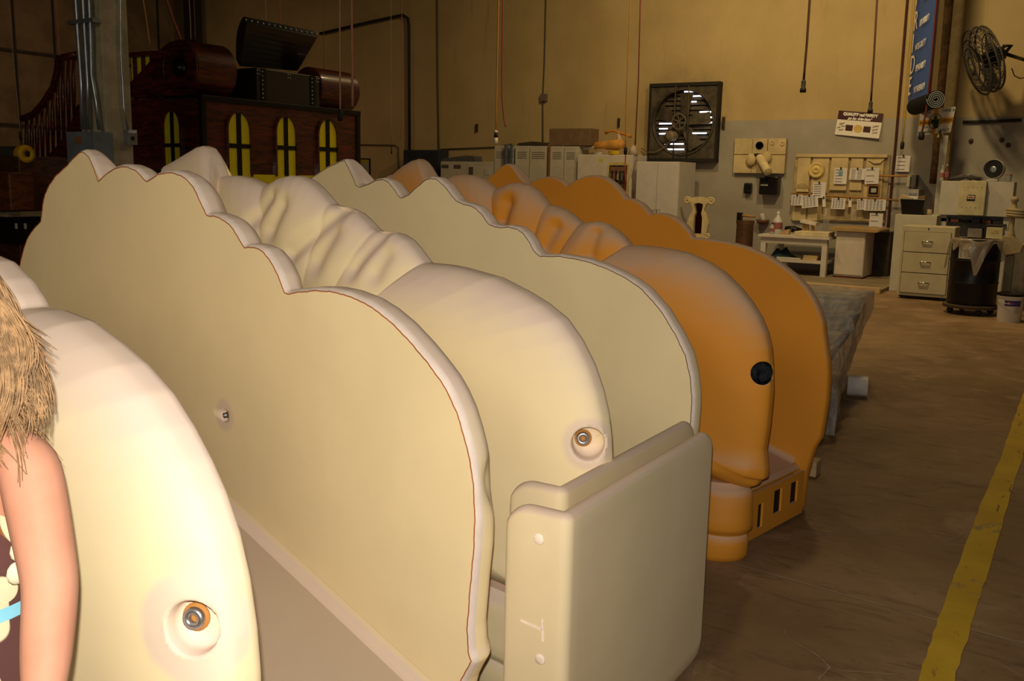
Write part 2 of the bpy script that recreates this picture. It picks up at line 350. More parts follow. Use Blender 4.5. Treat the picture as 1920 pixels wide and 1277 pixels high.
O5 = [(749, 328.5), (768, 313), (783.5, 304), (797.6, 300), (805.5, 305), (813, 314.4), (820, 326), (828, 340), (851.7, 336), (863.5, 331), (879, 329), (898, 330.5), (915, 338), (929, 349), (938.6, 359.5), (952.7, 351.7), (970, 345), (985.6, 344.6), (1001, 349), (1015, 359.5), (1026, 372), (1037, 386), (1050, 387.7), (1067, 394), (1084, 406.5), (1100, 421.5), (1112.7, 418), (1130, 417), (1145.6, 421), (1163, 432.7), (1177, 445), (1189.4, 461), (1211, 461.7), (1243, 464.8), (1274, 470), (1299, 476), (1336, 492.6), (1364.6, 512), (1392.7, 539.6), (1415, 567.8), (1432, 596), (1443.5, 624), (1450, 652), (1452, 680), (1453, 731), (1447, 795), (1440, 840), (1443.5, 880), (1442, 893), (1436, 905), (1424, 920), (1416, 930), (1414, 946), (1412, 975), (1414, 990), (1408, 1003), (1403, 1012), (1401, 1030)]
O1 = [(-20, 476), (0, 479), (33, 492.5), (65.6, 525), (85, 555), (96.4, 579), (131, 584), (183.6, 604), (236, 643), (282, 682.6), (328, 735), (367, 797), (400, 860), (426, 919), (452.5, 997), (472, 1083), (485, 1174), (492, 1260), (493, 1300)]
def px2(o, X): return [np.array(von(x, y, X)) for x, y in o]
C2 = px2(O2, X2)
EAR2, N5_2, NOSE2 = 13, 53, 70
BACK = [C2[0]+d for d in (np.array([-.05, -1.25]), np.array([.06, -.95]), np.array([.13, -.65]), np.array([.15, -.4]), np.array([.12, -.18]), np.array([.05, -.06]))]
BACK[0][1] = .015
FOOT2 = [np.array([C2[-1][0]+.03, .25]), np.array([C2[-1][0]+.05, .13]), np.array([C2[-1][0]+.08, .015])]
CAN2 = BACK+C2+FOOT2
def shift(pts, a, b): return [p+(b-a) for p in pts]
def fullout(o, X, ear=None):
    P = px2(o, X)
    if ear is not None:
        d0 = P[0]                                   # splice the hidden back on, scaled from the ear
        head = shift(BACK+C2[:EAR2+1], C2[EAR2], P[ear])
        head = [h for h in head if h[0] > d0[0]+.01]
        head[0][1] = .015
        P = head+P
    return P
S5 = px2(O5, X5)
LOW5 = S5[44:]                                       # nose to floor of the orange car's near side
OUT = {}
OUT[2] = CAN2
OUT[4] = fullout(O4, X4, 4)+shift(C2[NOSE2:]+FOOT2, C2[NOSE2], px2(O4, X4)[-1])[1:]
p6 = fullout(O6, X6, 3); OUT[6] = p6+[np.array([p6[-1][0]+.02, .2]), np.array([p6[-1][0]+.03, .015])]
ZLIP = .352                                          # underside of the rolled lip on the near sides
def clip_lip(P, off):
    P = [p for p in P if p[1] > ZLIP+.05 or p[0] > 3.0]
    e = LOW5[5]+off                                   # widest point of the lip
    return P+[np.array([e[0]+.005, ZLIP+.045]), np.array([e[0]+.022, ZLIP+.015]), np.array([e[0]+.05, ZLIP])]
FOOTY = {}
p5 = fullout(O5, X5, 3); OUT[5] = clip_lip(p5, np.zeros(2)); FOOTY[5] = np.zeros(2)
p3 = fullout(O3, X3, 4); FOOTY[3] = p3[-1]-LOW5[1]; FOOTY[3][1] = 0; OUT[3] = clip_lip(p3+shift(LOW5[1:], LOW5[1], p3[-1])[1:4], FOOTY[3])
p1 = px2(O1, X1); h1 = shift(BACK+C2[:N5_2], C2[N5_2], p1[5]); h1 = [h for h in h1 if h[0] > p1[0][0]+.01]; h1[0][1] = .015
FOOTY[1] = p1[-1]-LOW5[1]; FOOTY[1][1] = 0; OUT[1] = clip_lip(h1+p1+shift(LOW5[1:], LOW5[1], p1[-1])[1:4], FOOTY[1])
for k in OUT:
    for p in OUT[k]: p[1] = max(p[1], .015 if k % 2 == 0 else ZLIP)
NOTCH = {2: [(185, 338), (277, 338), (389, 402), (459, 462), (535, 547)], 4: [(675, 349.5), (753, 370), (868, 380.6), (928, 423.7), (1012, 478.5)],
         6: [(992.7, 345), (1063, 349.5), (1171, 372.5), (1217, 403), (1295, 447)], 3: [(432, 335), (514.5, 353), (638, 385), (724, 436), (815, 494.5)],
         5: [(828, 340), (938.6, 359.5), (1037, 386), (1100, 421.5), (1189, 461)]}
XS = {1: X1, 2: X2, 3: X3, 4: X4, 5: X5, 6: X6}
def resample(P, n):
    P = np.array(P+[P[0]]); d = np.concatenate([[0], np.cumsum(np.linalg.norm(np.diff(P, axis=0), axis=1))])
    s = np.linspace(0, d[-1], n, endpoint=False)
    return np.stack([np.interp(s, d, P[:, 0]), np.interp(s, d, P[:, 1])], -1)
def sst(a, b, x): t = np.clip((x-a)/(b-a), 0, 1); return t*t*(3-2*t)
DIMP = {3: [((528, 388), (508, 430), .026, .042), ((620, 440), (596, 490), .028, .046), ((714, 482), (698, 512), .022, .040),
            ((500, 372), (468, 416), .022, .036), ((620, 394), (552, 474), .030, .036), ((694, 450), (660, 505), .026, .036)],
        5: [((948, 385), (938, 412), .045, .05), ((1035, 430), (1020, 462), .035, .045), ((1108, 440), (1100, 475), .03, .04)]}
def surface(k, NT=860):
    """outer sculpted side: rows of points from rim to middle, car axes"""
    X = XS[k]; sg = -1 if k % 2 else 1
    Q = resample(OUT[k], NT)
    c = np.array([np.mean([Q[:, 0].min()*.55+Q[:, 0].max()*.45]), .86])
    T = np.roll(Q, -1, 0)-np.roll(Q, 1, 0); T /= np.linalg.norm(T, axis=1)[:, None]+1e-9
    Nn = np.stack([T[:, 1], -T[:, 0]], -1)
    if ((Q-c)*Nn).sum() < 0: Nn = -Nn
    # lobe phase between the notches
    if k in NOTCH: nn = [np.array(von(x, y, X)) for x, y in NOTCH[k]]
    else: nn = [C2[i]+(OUT[1][len(h1)+5]-C2[N5_2]) for i in (18, 27, 38, 45, 53)]
    idx = [int(np.argmin(((Q-q)**2).sum(1))) for q in nn]
    Lb = np.ones(NT); body = np.zeros(NT)
    for a, b in zip(idx[:-1], idx[1:]):
        ph = np.linspace(0, 1, b-a+1); Lb[a:b+1] = np.sin(np.pi*ph)**.7
    e0 = int(np.argmin(((Q-(OUT[k][0]+0))**2).sum(1)))
    ea = max(0, idx[0]-60); Lb[ea:idx[0]+1] = np.minimum(Lb[ea:idx[0]+1], np.sin(np.pi/2*np.linspace(1, 0, idx[0]-ea+1))**.7)
    body[idx[-1]+4:] = 1; body[idx[-1]:idx[-1]+4] = np.linspace(.1, 1, 4)
    zlow = Q[:, 1] < .05; 
    rows, rs = [], []
    rim = .045
    for off, x in ((-.004, .0), (.002, .006), (.005, .018), (.005, rim)):
        P = Q+Nn*off; P[:, 1] = np.maximum(P[:, 1], .012 if k % 2 == 0 else ZLIP-.004)
        rows.append(np.column_stack([np.full(NT, X+sg*x), P[:, 0], P[:, 1]])); rs.append(1.0)
    rr = 1-np.linspace(0, 1, 72 if k % 2 else 44)[1:]**1.75
    for r in rr:
        P = c+(Q-c)*r+Nn*(.005*sst(.90, 1.0, r))
        w = sst(.30, .72, r) if k != 3 else .45*sst(.40, .9, r)+.55*sst(.85, .99, r)
        D = .13+.035*body*sst(.2, .5, r)+.03*(1-sst(.2, .5, r))
        B = (1-r**4.2)**.55
        H = rim+D*B*(1-.34*w*(1-Lb))
        for (pa, pb, dep, sg_) in DIMP.get(k, ()):
            A = np.array(von(*pa, X-.12)); Bq = np.array(von(*pb, X-.14)); ab = Bq-A; t = np.clip(((P-A)@ab)/(ab@ab), 0, 1)
            dd = np.linalg.norm(P-(A+t[:, None]*ab), axis=1); H = H-dep*np.exp(-(dd/sg_)**2)
        z = P[:, 1]
        lip = .020*np.exp(-((z-.43)/.05)**2) if k % 2 else 0*z
        H = np.maximum(H+lip*sst(1.0, .96, r), .01)
        Pz = np.maximum(P[:, 1], .012 if k % 2 == 0 else ZLIP-.004)
        rows.append(np.column_stack([X+sg*H, P[:, 0], Pz])); rs.append(r)
    return np.array(rows), Q, c, Nn
def punch(me_o, center, axis, R, depth, taper=.8, mat=None):
    """drive a round blind hole into a mesh (world coordinates); returns the bottom centre"""
    W = np.array(WM[me_o.name]); Wi = np.linalg.inv(W)
    cl = Wi[:3, :3]@np.asarray(center)+Wi[:3, 3]; ax = Wi[:3, :3]@np.asarray(axis); ax /= np.linalg.norm(ax)
    bm = bmesh.new(); bm.from_mesh(me_o.data)
    A = Vector(ax); Cc = Vector(cl); kill = []
    for _ in range(7):
        sel = set()
        for f in bm.faces:
            d = f.calc_center_median()-Cc; h = d.dot(A); sz = math.sqrt(f.calc_area())
            if abs(h) < .06 and sz > R/6 and (d-A*h).length < R*1.3+sz*1.2: sel.update(f.edges)
        if not sel: break
        bmesh.ops.subdivide_edges(bm, edges=[e for e in sel if e.calc_length() > R/6], cuts=1, use_grid_fill=True)
    bmesh.ops.triangulate(bm, faces=[f for f in bm.faces if len(f.verts) > 4])
    for f in bm.faces:
        d = f.calc_center_median()-Cc; h = d.dot(A)
        if abs(h) < .06 and (d-A*h).length < R*.985: kill.append(f)
    bmesh.ops.delete(bm, geom=kill, context='FACES')
    be = [e for e in bm.edges if e.is_boundary and all((((v.co-Cc)-A*(v.co-Cc).dot(A)).length < R*1.6 and abs((v.co-Cc).dot(A)) < .07) for v in e.verts)]
    bv = {v for e in be for v in e.verts}
    for v in bv:
        d = v.co-Cc; h = d.dot(A); q = d-A*h
        v.co = Cc+A*h+q.normalized()*R
    def ext(es, fn):
        r = bmesh.ops.extrude_edge_only(bm, edges=es); nv = [x for x in r['geom'] if isinstance(x, bmesh.types.BMVert)]
        for v in nv: v.co = fn(v.co)
        return [x for x in r['geom'] if isinstance(x, bmesh.types.BMEdge) and all(q in nv for q in x.verts) and x.is_boundary]
    near = [v for v in bm.verts if v not in bv and R*.9 < ((v.co-Cc)-A*(v.co-Cc).dot(A)).length < R*2.2 and abs((v.co-Cc).dot(A)) < .07]
    def rad(co, s, h):
        d = co-Cc; q = d-A*d.dot(A); return Cc+q.normalized()*(R*s)-A*h
    def soft(co):
        d = co-Cc; hh = d.dot(A); q = d-A*hh; return Cc+q.normalized()*(R*.93)+A*(hh-.006)
    e = ext(be, soft); e = ext(e, lambda co: rad(co, .9, depth*.5)); e = ext(e, lambda co: rad(co, taper, depth))
    e = ext(e, lambda co: rad(co, taper*.5, depth*1.04))
    bmesh.ops.edgenet_fill(bm, edges=e)
    if mat is not None:
        me_o.data.materials.append(mat); k_ = len(me_o.data.materials)-1
        for f in bm.faces:
            d = f.calc_center_median()-Cc; h_ = d.dot(A)
            if (d-A*h_).length < R*.965 and -depth*1.2 < h_ < .03: f.material_index = k_
    bmesh.ops.recalc_face_normals(bm, faces=bm.faces)
    bm.to_mesh(me_o.data); bm.free()
    me_o.data.polygons.foreach_set('use_smooth', [True]*len(me_o.data.polygons)); me_o.data.update()
    return np.asarray(center)-np.asarray(axis)/np.linalg.norm(axis)*depth
CREAM, CDUST = (.90, .735, .435), (.75, .585, .48)
ORNG, ODUST = (.70, .285, .028), (.58, .385, .25)
mseamr = plain('red_seam', (.42, .10, .03), .7); mseamd = plain('brown_seam', (.16, .07, .035), .7)
mfelt = plain('metal_nut', (.42, .42, .43), .35, .9); mdark = plain('dark_hole', (.012, .010, .009), .6)
mrust = plain('orange_primer', (.50, .22, .05), .8, bmp=.4)
def hole_px(o, px, py, want=None):
    """vertex of a shell nearest a picture point, facing the camera"""
    W = np.array(WM[o.name]); n = len(o.data.vertices); co = np.empty(n*3); o.data.vertices.foreach_get('co', co); co = co.reshape(-1, 3)
    no = np.empty(n*3); o.data.vertices.foreach_get('normal', no); no = no.reshape(-1, 3)
    P = co@W[:3, :3].T+W[:3, 3]; Nw = no@W[:3, :3].T
    d = ((proj(P)-np.array([px, py]))**2).sum(1)+1e6*(((EYE-P)*Nw).sum(1) < 0)
    i = int(np.argmin(d)); return P[i], Nw[i]
def make_shell(k, root, mat, matf, seamcol):
    rows, Q, c, Nn = surface(k)
    NT = rows.shape[1]; g = G(); P = np.concatenate([rows, rows[:, :1]], 1)
    g.grid(toworld(P[:-1]))
    last = toworld(rows[-2]).mean(0); b0 = len(g.v)-P.shape[1]
    g.add([last], []); ci = len(g.v)-1
    g.f += [(b0+j, b0+j+1, ci) for j in range(NT)]; g.mi += [0]*NT
    if k in (2, 4): g.mi[:2*NT] = [1]*(2*NT)
    o = g.build('side_shell', [mat, medge] if k in (2, 4) else mat, root, smooth=True, weld=True)
    # flat inner face
    sg = -1 if k % 2 else 1; X = XS[k]; g = G(); R2 = []
    for r in (1, .97, .92, .86, .8, .73, .66, .59, .52, .45, .38, .31, .24, .17, .1, .05):
        q = c+(Q-Nn*.004-c)*r; q[:, 1] = np.maximum(q[:, 1], .013)
        R2.append(np.column_stack([np.full(NT, X-sg*.0005*(1-r)), q[:, 0], q[:, 1]]))
    R2 = np.array(R2); g.grid(toworld(np.concatenate([R2, R2[:, :1]], 1)))
    b0 = len(g.v)-(NT+1); g.add([toworld(np.array([X, *c]))], []); ci = len(g.v)-1
    g.f += [(b0+j, b0+j+1, ci) for j in range(NT)]; g.mi += [0]*NT
    f = g.build('inner_face', matf, o, smooth=True, weld=True)
    if seamcol is not None:
        i0 = 40; pts = []
        for i in range(0, NT):
            if Q[i, 1] > .06:
                w = .0007*math.sin(i*.7)+.0005*math.sin(i*1.9)
                pts.append(toworld(np.array([X-sg*.0012, *(Q[i]-Nn[i]*(.005+w))])))
        s = G().tube(pts, .0016, 5, False).build('seam', seamcol, o, smooth=True)
    return o, f
mblackgloss = plain('black_gloss_paint', (.012, .013, .017), .18, var=.8, scale=40, bmp=.8)
medge = plain('sanded_edge', (.80, .665, .57), .75, var=.05, scale=12)
CARS = {}
def make_car(ka, kb, label, base, dust, seam, yf, slots, ringpx, tint=1.0):
    """near side ka, far side kb, sloping floor pan between them; yf = front of the floor pan (car axes)"""
    Xa, Xb = XS[ka], XS[kb]; ctr = toworld(np.array([(Xa+Xb)/2, yf+1.2, 0]))
    root = thing('ride_car_body', label, 'ride car', ctr, -ALPHA, 'scalloped ride car bodies in a row')
    Wi = np.array(WM[root.name].inverted())
    mA = foam('coat_%d' % ka, base, dust, [])
    sa, fa = make_shell(ka, root, mA, mA, None)
    mB = foam('coat_%d' % kb, base, dust, []); mBf = foam('coat_face_%d' % kb, tuple(v*tint for v in base), dust, [])
    sb, fb = make_shell(kb, root, mB, mBf, seam)
    def ring(o, P, m, ri, ro):
        o.data.materials.clear(); p = Wi[:3, :3]@P+Wi[:3, 3]
        o.data.materials.append(foam('coat_ring', base, dust, [(p, ri, ro)]))
    CARS[ka] = (root, sa, fa); CARS[kb] = (root, sb, fb)
    # floor pan with a coved edge, sloping up to the back
    def zf(y): return .27+.275*(y-yf-.09)
    ys = [yf, yf+.02, yf+.1, yf+.4, yf+.8, yf+1.2, yf+1.6, yf+2.1]
    g = G(); prof = [(y, zf(y)) for y in ys]; prof[0] = (yf, zf(yf)-.012)
    poly = [(yf+.035, .0), (yf+.035, zf(yf)-.02), (yf, zf(yf)-.02)]+prof+[(ys[-1], 0)]
    g.prism(poly, lambda y, z: toworld(np.array([Xa+.001, y, z])), lambda y, z: toworld(np.array([Xb-.001, y, z])))
    mpan = foam('pan_%d' % ka, base if ka == 5 else (.60, .50, .34), (.56, .44, .33) if ka != 5 else ODUST, [])
    pan = g.build('floor_pan', mpan, root)
    for X, s in ((Xb, -1), (Xa, 1)):
        g = G(); row = []
        for y in np.linspace(yf+.03, ys[-1], 30):
            row.append([toworld(np.array([X+s*(.001+.035*(1-math.sin(a))), y, zf(y)+.0005+.035*(1-math.cos(a))])) for a in np.linspace(0, math.pi/2, 6)])
        g.grid(row); g.build('cove', mB, pan, smooth=True)
    # rounded foot under the near side: band, groove and base
    fo = FOOTY[ka]; prof = [(.36, .030, .030), (.345, .028, .022), (.335, .020, .012), (.325, .010, .004), (.30, .002, .0), (.25, .0, -.004), (.20, -.004, -.010), (.165, -.006, -.012), (.145, .0, -.004), (.132, .014, .012), (.122, .018, .016), (.112, .012, .010), (.08, .010, .006), (.03, .012, .008), (.008, .022, .016), (.0, .03, .024)]
    yb = LOW5[9][0]+fo[0]; g = G(); rows = []
    for z, dy, dx in prof:
        y0_ = yb+dy; x1_ = Xa-.165+dx; rc = .13; row = [(Xa-.0, y0_+1.9, z), (Xa-.0, y0_+.9, z), (Xa, y0_+.012, z), (Xa-.004, y0_+.004, z), (Xa-.012, y0_, z)]
        for a in np.linspace(0, math.pi/2, 12): row.append((x1_+rc-rc*math.sin(a), y0_+rc*1.1-rc*1.1*math.cos(a), z))
        row += [(x1_, y0_+.5, z), (x1_, y0_+1.2, z), (x1_, y0_+1.9, z), (Xa, y0_+1.9, z)]; rows.append([toworld(np.array(p)) for p in row])
    g.grid(rows); n_ = len(rows[0]); g.f.append(tuple(range(n_-1))); g.mi.append(0)
    g.build('foot', mA, root, smooth=True, angle=50)
    # front sill with slots cut through it
    edges = [Xa+.05]; 
    for (x, w, z0, z1) in slots: edges += [x-w/2, x+w/2]
    edges += [Xb-.02]; zt = zf(yf)-.012; sill = None
    y0, y1 = yf-.035, yf-.019
    def vbox(name, xa, xb, ya, yb, za, zb, mat, par):
        gg = G(); pts = [toworld(np.array([x, y, z])) for z in (za, zb) for y in (ya, yb) for x in (xa, xb)]
        gg.add(pts, [(0, 2, 3, 1), (4, 5, 7, 6), (0, 1, 5, 4), (2, 6, 7, 3), (0, 4, 6, 2), (1, 3, 7, 5)]); return gg.build(name, mat, par, bevel=.004)
    gg = G(); cells = []
    for i in range(0, len(edges)-1, 2): cells.append((edges[i], edges[i+1], .012, zt))
    for (x, w, z0, z1) in slots: cells += [(x-w/2, x+w/2, .012, z0), (x-w/2, x+w/2, z1, zt)]
    for xa, xb, za, zb in cells:
        if xb-xa > .003 and zb-za > .003:
            pts = [toworld(np.array([x, y, z])) for z in (za, zb) for y in (y0, y1) for x in (xa, xb)]
            gg.add(pts, [(0, 2, 3, 1), (4, 5, 7, 6), (0, 1, 5, 4), (2, 6, 7, 3), (0, 4, 6, 2), (1, 3, 7, 5)])
    sill = gg.build('front_sill', mB, root)
    for (x, w, z0, z1) in slots: vbox('slot_shade', x-w/2-.004, x+w/2+.004, y1-.005, y1-.0005, z0-.004, z1+.004, mdark, sill)  # black plates painting the shade inside the slots
    # holes
    for (which, px, py, R, dep, ro, kind) in ringpx:
        o = {'a': sa, 'b': sb, 'f': fb}[which]
        if which == 'f':
            q = von(px, py, Xb); P = toworld(np.array([Xb, *q])); n = toworld(np.array([-1., 0, 0]))
        else:
            P, n = hole_px(o, px, py)
        if kind == 'scoop':
            W = WM[o.name].inverted(); pl = W@Vector(P); nl = W.to_3x3()@Vector(n)
            for v in o.data.vertices:
                d = (v.co-pl); d.z *= .6; q = d.length
                if q < .1: v.co -= nl.normalized()*(.026*math.exp(-(q/.032)**2))
            o.data.update(); continue
        if ro: ring(o, P, None, R*.95, ro)
        bot = punch(o, P, n, R, dep, .85, mblackgloss if kind == 'black' else None)
        t = n/np.linalg.norm(n)
        if kind == 'nut':
            v = np.cross(t, UZ); v /= np.linalg.norm(v); k_ = .0 if which == 'f' else 1.0; b2 = bot+t*.002+v*R*.30*k_+UZ*R*.08*k_
            G().lathe([(R*.50, 0), (R*.50, .003), (R*.3, .004), (.0001, .005)], b2, t, 20).build('primer_patch', mrust, o, smooth=True)
            G().lathe([(R*.16, .004), (R*.36, .004), (R*.40, .009), (R*.36, .016), (R*.18, .016), (R*.14, .008)], b2, t, 20).build('nut', mfelt, o, smooth=True)
        elif kind == 'black':
            pass
    return root, sa, sb
rA, a1, a2 = make_car(1, 2, 'nearest cream car body with a smooth flat inner panel edged by a red line', CREAM, CDUST, mseamr, float(C2[NOSE2][0])+.06, [],
    [('a', 360, 1185, .048, .05, .105, 'nut'), ('f', 421, 779, .024, .016, .064, 'nut'), ('b', 928, 905, .05, .06, 0, 'scoop')])
rB, b3, b4 = make_car(3, 4, 'middle cream car body with soft fold dimples and a brown-edged panel', (.89, .73, .435), CDUST, mseamd, float(OUT[4][-8][0])+.06, [],
    [('a', 1100, 836, .052, .07, .085, 'nut')])
zs = [(3.80, .075, .06, .17), (3.93, .05, .05, .17), (4.10, .08, .08, .20), (4.27, .075, .09, .2)]
rC, c5, c6 = make_car(5, 6, 'orange painted car body standing farthest from the girl', ORNG, ODUST, None, 2.02, zs,
    [('a', 1430, 702, .050, .06, 0, 'black')], 1.0)
# ------------------------------------------------------------------ two loose L-shaped side panels
def lpanel(label, cx, cy, xe, yf, top, th, mat, zb=.0, marks=False):
    """main wing along X from (cx, cy) to xe, short wing along Y from (cx, cy) to yf"""
    root = thing('loose_side_panel', label, 'panel', ((cx+xe)/2, cy, zb), 0, 'loose L-shaped panels')
    path = []; rc = .03
    for y in np.linspace(yf, cy+rc, 10): path.append((cx, y, (-1, 0)))
    for a in np.linspace(0, math.pi/2, 7)[1:-1]: path.append((cx+rc-rc*math.cos(a), cy+rc-rc*math.sin(a), (-math.cos(a), -math.sin(a))))
    for x in np.linspace(cx+rc, xe, 26): path.append((x, cy, (0, -1)))
    s = [0]
    for p, q in zip(path[:-1], path[1:]): s.append(s[-1]+math.hypot(p[0]-q[0], p[1]-q[1]))
    S = s[-1]; ss = sorted(set(list(np.linspace(0, .09, 12))+[v for v in s if .09 < v < S-.09]+list(np.linspace(S-.09, S, 12))))
    PX_, PY_ = [p[0] for p in path], [p[1] for p in path]; NX, NY = [p[2][0] for p in path], [p[2][1] for p in path]
    rows = []; rcn = .075; er = .016
    for v in ss:
        x, y = np.interp(v, s, PX_), np.interp(v, s, PY_); nx, ny = np.interp(v, s, NX), np.interp(v, s, NY); l = math.hypot(nx, ny); nx /= l; ny /= l
        e = min(v, S-v); k = rcn-math.sqrt(max(rcn**2-(rcn-min(e, rcn))**2, 0))
        z1 = top-k; z0 = zb+k*.8
        # section: outer face up, round over the top edge, inner face down; edge thins at the two ends
        t = th*(.35+.65*min(1, math.sqrt(max(0., 1-(1-min(e/er, 1))**2)))); o = (th-t)/2; row = []
        def P(d, z): return (x-nx*d, y-ny*d, z)
        r = min(t/2, .02)
        row.append(P(o+r*.5, z0)); row.append(P(o, z0+r))
        for q in np.linspace(.05, .95, 9): row.append(P(o, z0+r+(z1-z0-2*r)*q))
        for a in np.linspace(0, math.pi, 9): row.append(P(o+t/2-t/2*math.cos(a), z1-r+r*math.sin(a)))
        for q in np.linspace(.95, .05, 5): row.append(P(o+t, z0+r+(z1-z0-2*r)*q))
        row.append(P(o+t, z0+r)); row.append(P(o+t-r*.5, z0)); row.append(row[0]); rows.append(row)
    g = G(); g.grid(rows); n = len(rows[0])-1
    g.f += [tuple(range(n))[::-1], tuple((len(rows)-1)*(n+1)+i for i in range(n))]; g.mi += [0, 0]
    o = g.build('panel', mat, root, smooth=True, weld=True, angle=60)
    if marks:
        mp = plain('filled_plug', (.88, .74, .62), .7, bmp=.5)
        for px, py in ((1010, 1011), (1012, 1236)):
            p = onx(px, py, cx-.0005); G().lathe([(.0155, 0), (.0145, .0016), (.0001, .0008)], p, (-1, 0, 0), 22).build('plug', mp, root, smooth=True)
        a, b, c_, d = (onx(*q, cx-.001) for q in ((976, 1163), (1016, 1181), (1017, 1161), (1018, 1203)))
        g = G()
        for u, v in ((a, b), (c_, d)):
            w = v-u; l = np.linalg.norm(w); w = w/l; k = np.cross(w, (1., 0, 0)); g.obox((u+v)/2, w, k, (1., 0, 0), l/2, .0032, .0008)
        g.build('scratched_letter', mp, root)
    return root
mlp = foam('loose_panel_coat', (.76, .62, .385), (.62, .47, .37), mott=.06); mlp2 = foam('loose_panel_coat_b', (.74, .60, .37), (.60, .46, .36), mott=.06)
YP = 1.05; k0, k1 = ony(1068, 975, YP), ony(1335, 805, YP)
lpanel('front L-shaped cream panel with two round plugs and a scratched T', float(k0[0]), YP, float(k1[0])+.03, float(onx(944, 985, k0[0])[1]), float(k0[2])+.008, .045, mlp, 0, True)
YQ = YP+.095; k2, k3 = ony(1058, 925, YQ), ony(1300, 772, YQ)
lpanel('L-shaped cream panel standing just behind the plugged one', float(k2[0]), YQ, float(k3[0])+.03, float(onx(952, 925, k2[0])[1]), float(k2[2])+.008, .04, mlp2, 0)
# wood offcut under the orange car
p = onz(1521, 893); G().box(p[0]-.02, p[0]+.09, p[1]-.03, p[1]+.03, .002, .09).build('wood_block', wood('pale_pine', (.55, .38, .2), (.42, .27, .13)), bevel=.004)
tag(bpy.data.objects['wood_block'], 'small pale wood block wedged beside the orange car sill', 'wood block')

# ------------------------------------------------------------------ shrink-wrapped pallet load behind the orange car
root = thing('wrapped_pallet_load', 'pallet of folded grey-blue pads wrapped in clear plastic film', 'pallet load', (7.3, 2.1, 0))
mpal = wood('pallet_wood', (.28, .19, .1), (.18, .11, .06))
for y in (1.95, 2.3, 2.65): G().box(6.35, 8.4, y, y+.09, .02, .11).build('stringer', mpal, root, bevel=.004)
for i in range(7): G().box(6.3+i*.3, 6.3+i*.3+.2, 1.93, 2.8, .11, .13).build('deck_board', mpal, root, bevel=.003)
mpadg = plain('grey_pad', (.34, .32, .31), .7, var=.25, scale=4, bmp=.3); mpadb = plain('blue_pad', (.17, .235, .32), .55, var=.25, scale=5); mpadw = plain('pale_pad', (.50, .46, .43), .6, var=.15, scale=5)
for i in range(8):
    x = 6.38+i*.25; zt = .46+.29*min(1, (i+.6)/6); rows = []
    for u in np.linspace(0, 1, 12):
        y = 1.55+.05*i*(1-u)+.02*i*u+.02*math.sin(i*2.1+u*3)+(.06 if i % 2 else 0); row = []
        for (dx, dy, dz) in ((0, 1.25, 0), (0, 0, 0), (.03, -.03, 0), (.18, -.03, 0), (.22, 0, 0), (.22, 1.25, 0)):
            row.append((x+dx+.02*math.sin(u*5+i), y+dy+.05*math.sin(u*math.pi+i*.4), .135+(zt-.135)*u))
        rows.append(row)
    g = G().grid(rows); n = 6; k = len(rows)-1
    g.f.append(tuple(k*n+j for j in range(n))); g.mi.append(0)
    g.build('folded_pad', (mpadg, mpadb, mpadg, mpadg, mpadb, mpadw, mpadb, mpadg)[i], root, smooth=True, angle=50)
mfilm = glassy('clear_film', (.90, .84, .77), .50, .14)
f_ = mfilm.node_tree; N, L = f_.nodes, f_.links; B = N['Principled BSDF']; c = coords(N)
mp = N.new('ShaderNodeMapping'); mp.inputs['Scale'].default_value = (1.5, 6, 5); mp.inputs['Rotation'].default_value = (.3, .2, .5); L.new(c, mp.inputs[0])
bump(N, L, B, noise(N, L, 3, 6, .7, mp.outputs[0], 1.5), 1.0, .05)
rows = []
for u in np.linspace(0, 1, 26):
    x = 6.24+u*2.2; zt = .53+.25*sst(0, .85, u)+.012*math.sin(u*31)
    row = []
    for v in np.linspace(0, 1, 30):
        w = .018*math.sin(u*23+v*19)+.014*math.sin(u*41-v*13)
        if v < .5:
            q = v/.5; y = (1.38+.46*u)*(1-q)+(1.44+.16*u)*q-.03*math.sin(q*math.pi)+w; z = .03+(zt-.03)*min(1, q*1.04); 
        else:
            q = (v-.5)/.5; y = 1.44+.16*u+q*1.35; z = zt+.012*math.sin(q*11+u*17)
        row.append((x, y, z))
    rows.append(row)
g = G().grid(rows); e = rows[-1]; g.grid([[p, (p[0]+.03, max(p[1], 1.84), .03)] for p in e])
e = rows[0]; g.grid([[p, (p[0]-.02, p[1], .03)] for p in e]); g.build('plastic_film', mfilm, root, smooth=True)
p = onz(1603, 726, .08)+np.array([0, -.04, 0])
g = G().lathe([(.001, 0), (.075, 0), (.08, .01), (.08, .15), (.001, .155)], p+np.array([0, .1, .01]), (0.25, -1, 0), 22).build('white_plastic_roll', plain('white_roll', (.72, .66, .6), .5), smooth=True, angle=40)
tag(g, 'short white plastic cylinder lying beside the wrapped pallet', 'roll')

# ------------------------------------------------------------------ column with conduits and switch boxes
mconc = plain('column_concrete', (.36, .30, .19), .85, var=.18, scale=4, bmp=.3); mgal = plain('galvanised_steel', (.42, .46, .50), .32, .85, var=.15, scale=9)
cX, cY = onx(193, 120, 5.6)[:2]; kx = ony(243, 120, cY)[0]; ky = onx(146, 120, cX)[1]
root = thing('concrete_column', 'square concrete column with steel conduits and a grey fuse box', 'column', ((cX+kx)/2, (cY+ky)/2, 0))
G().box(cX, kx, cY, ky, 0, CZ-.01).build('shaft', mconc, root, bevel=.01)
for pts in ([(139, -60), (146, 60), (152, 150), (155, 243)], [(153, -60), (159, 60), (164, 150), (166, 243)], [(165, -60), (170, 60), (172, 140), (178, 175), (187, 243)]):
    G().tube([np.array([*onx(pts[0][0], pts[0][1], cX-.05)[:2], CZ-.02])]+[onx(*q, cX-.05) for q in pts], .022, 10).build('conduit', mgal, root, smooth=True)
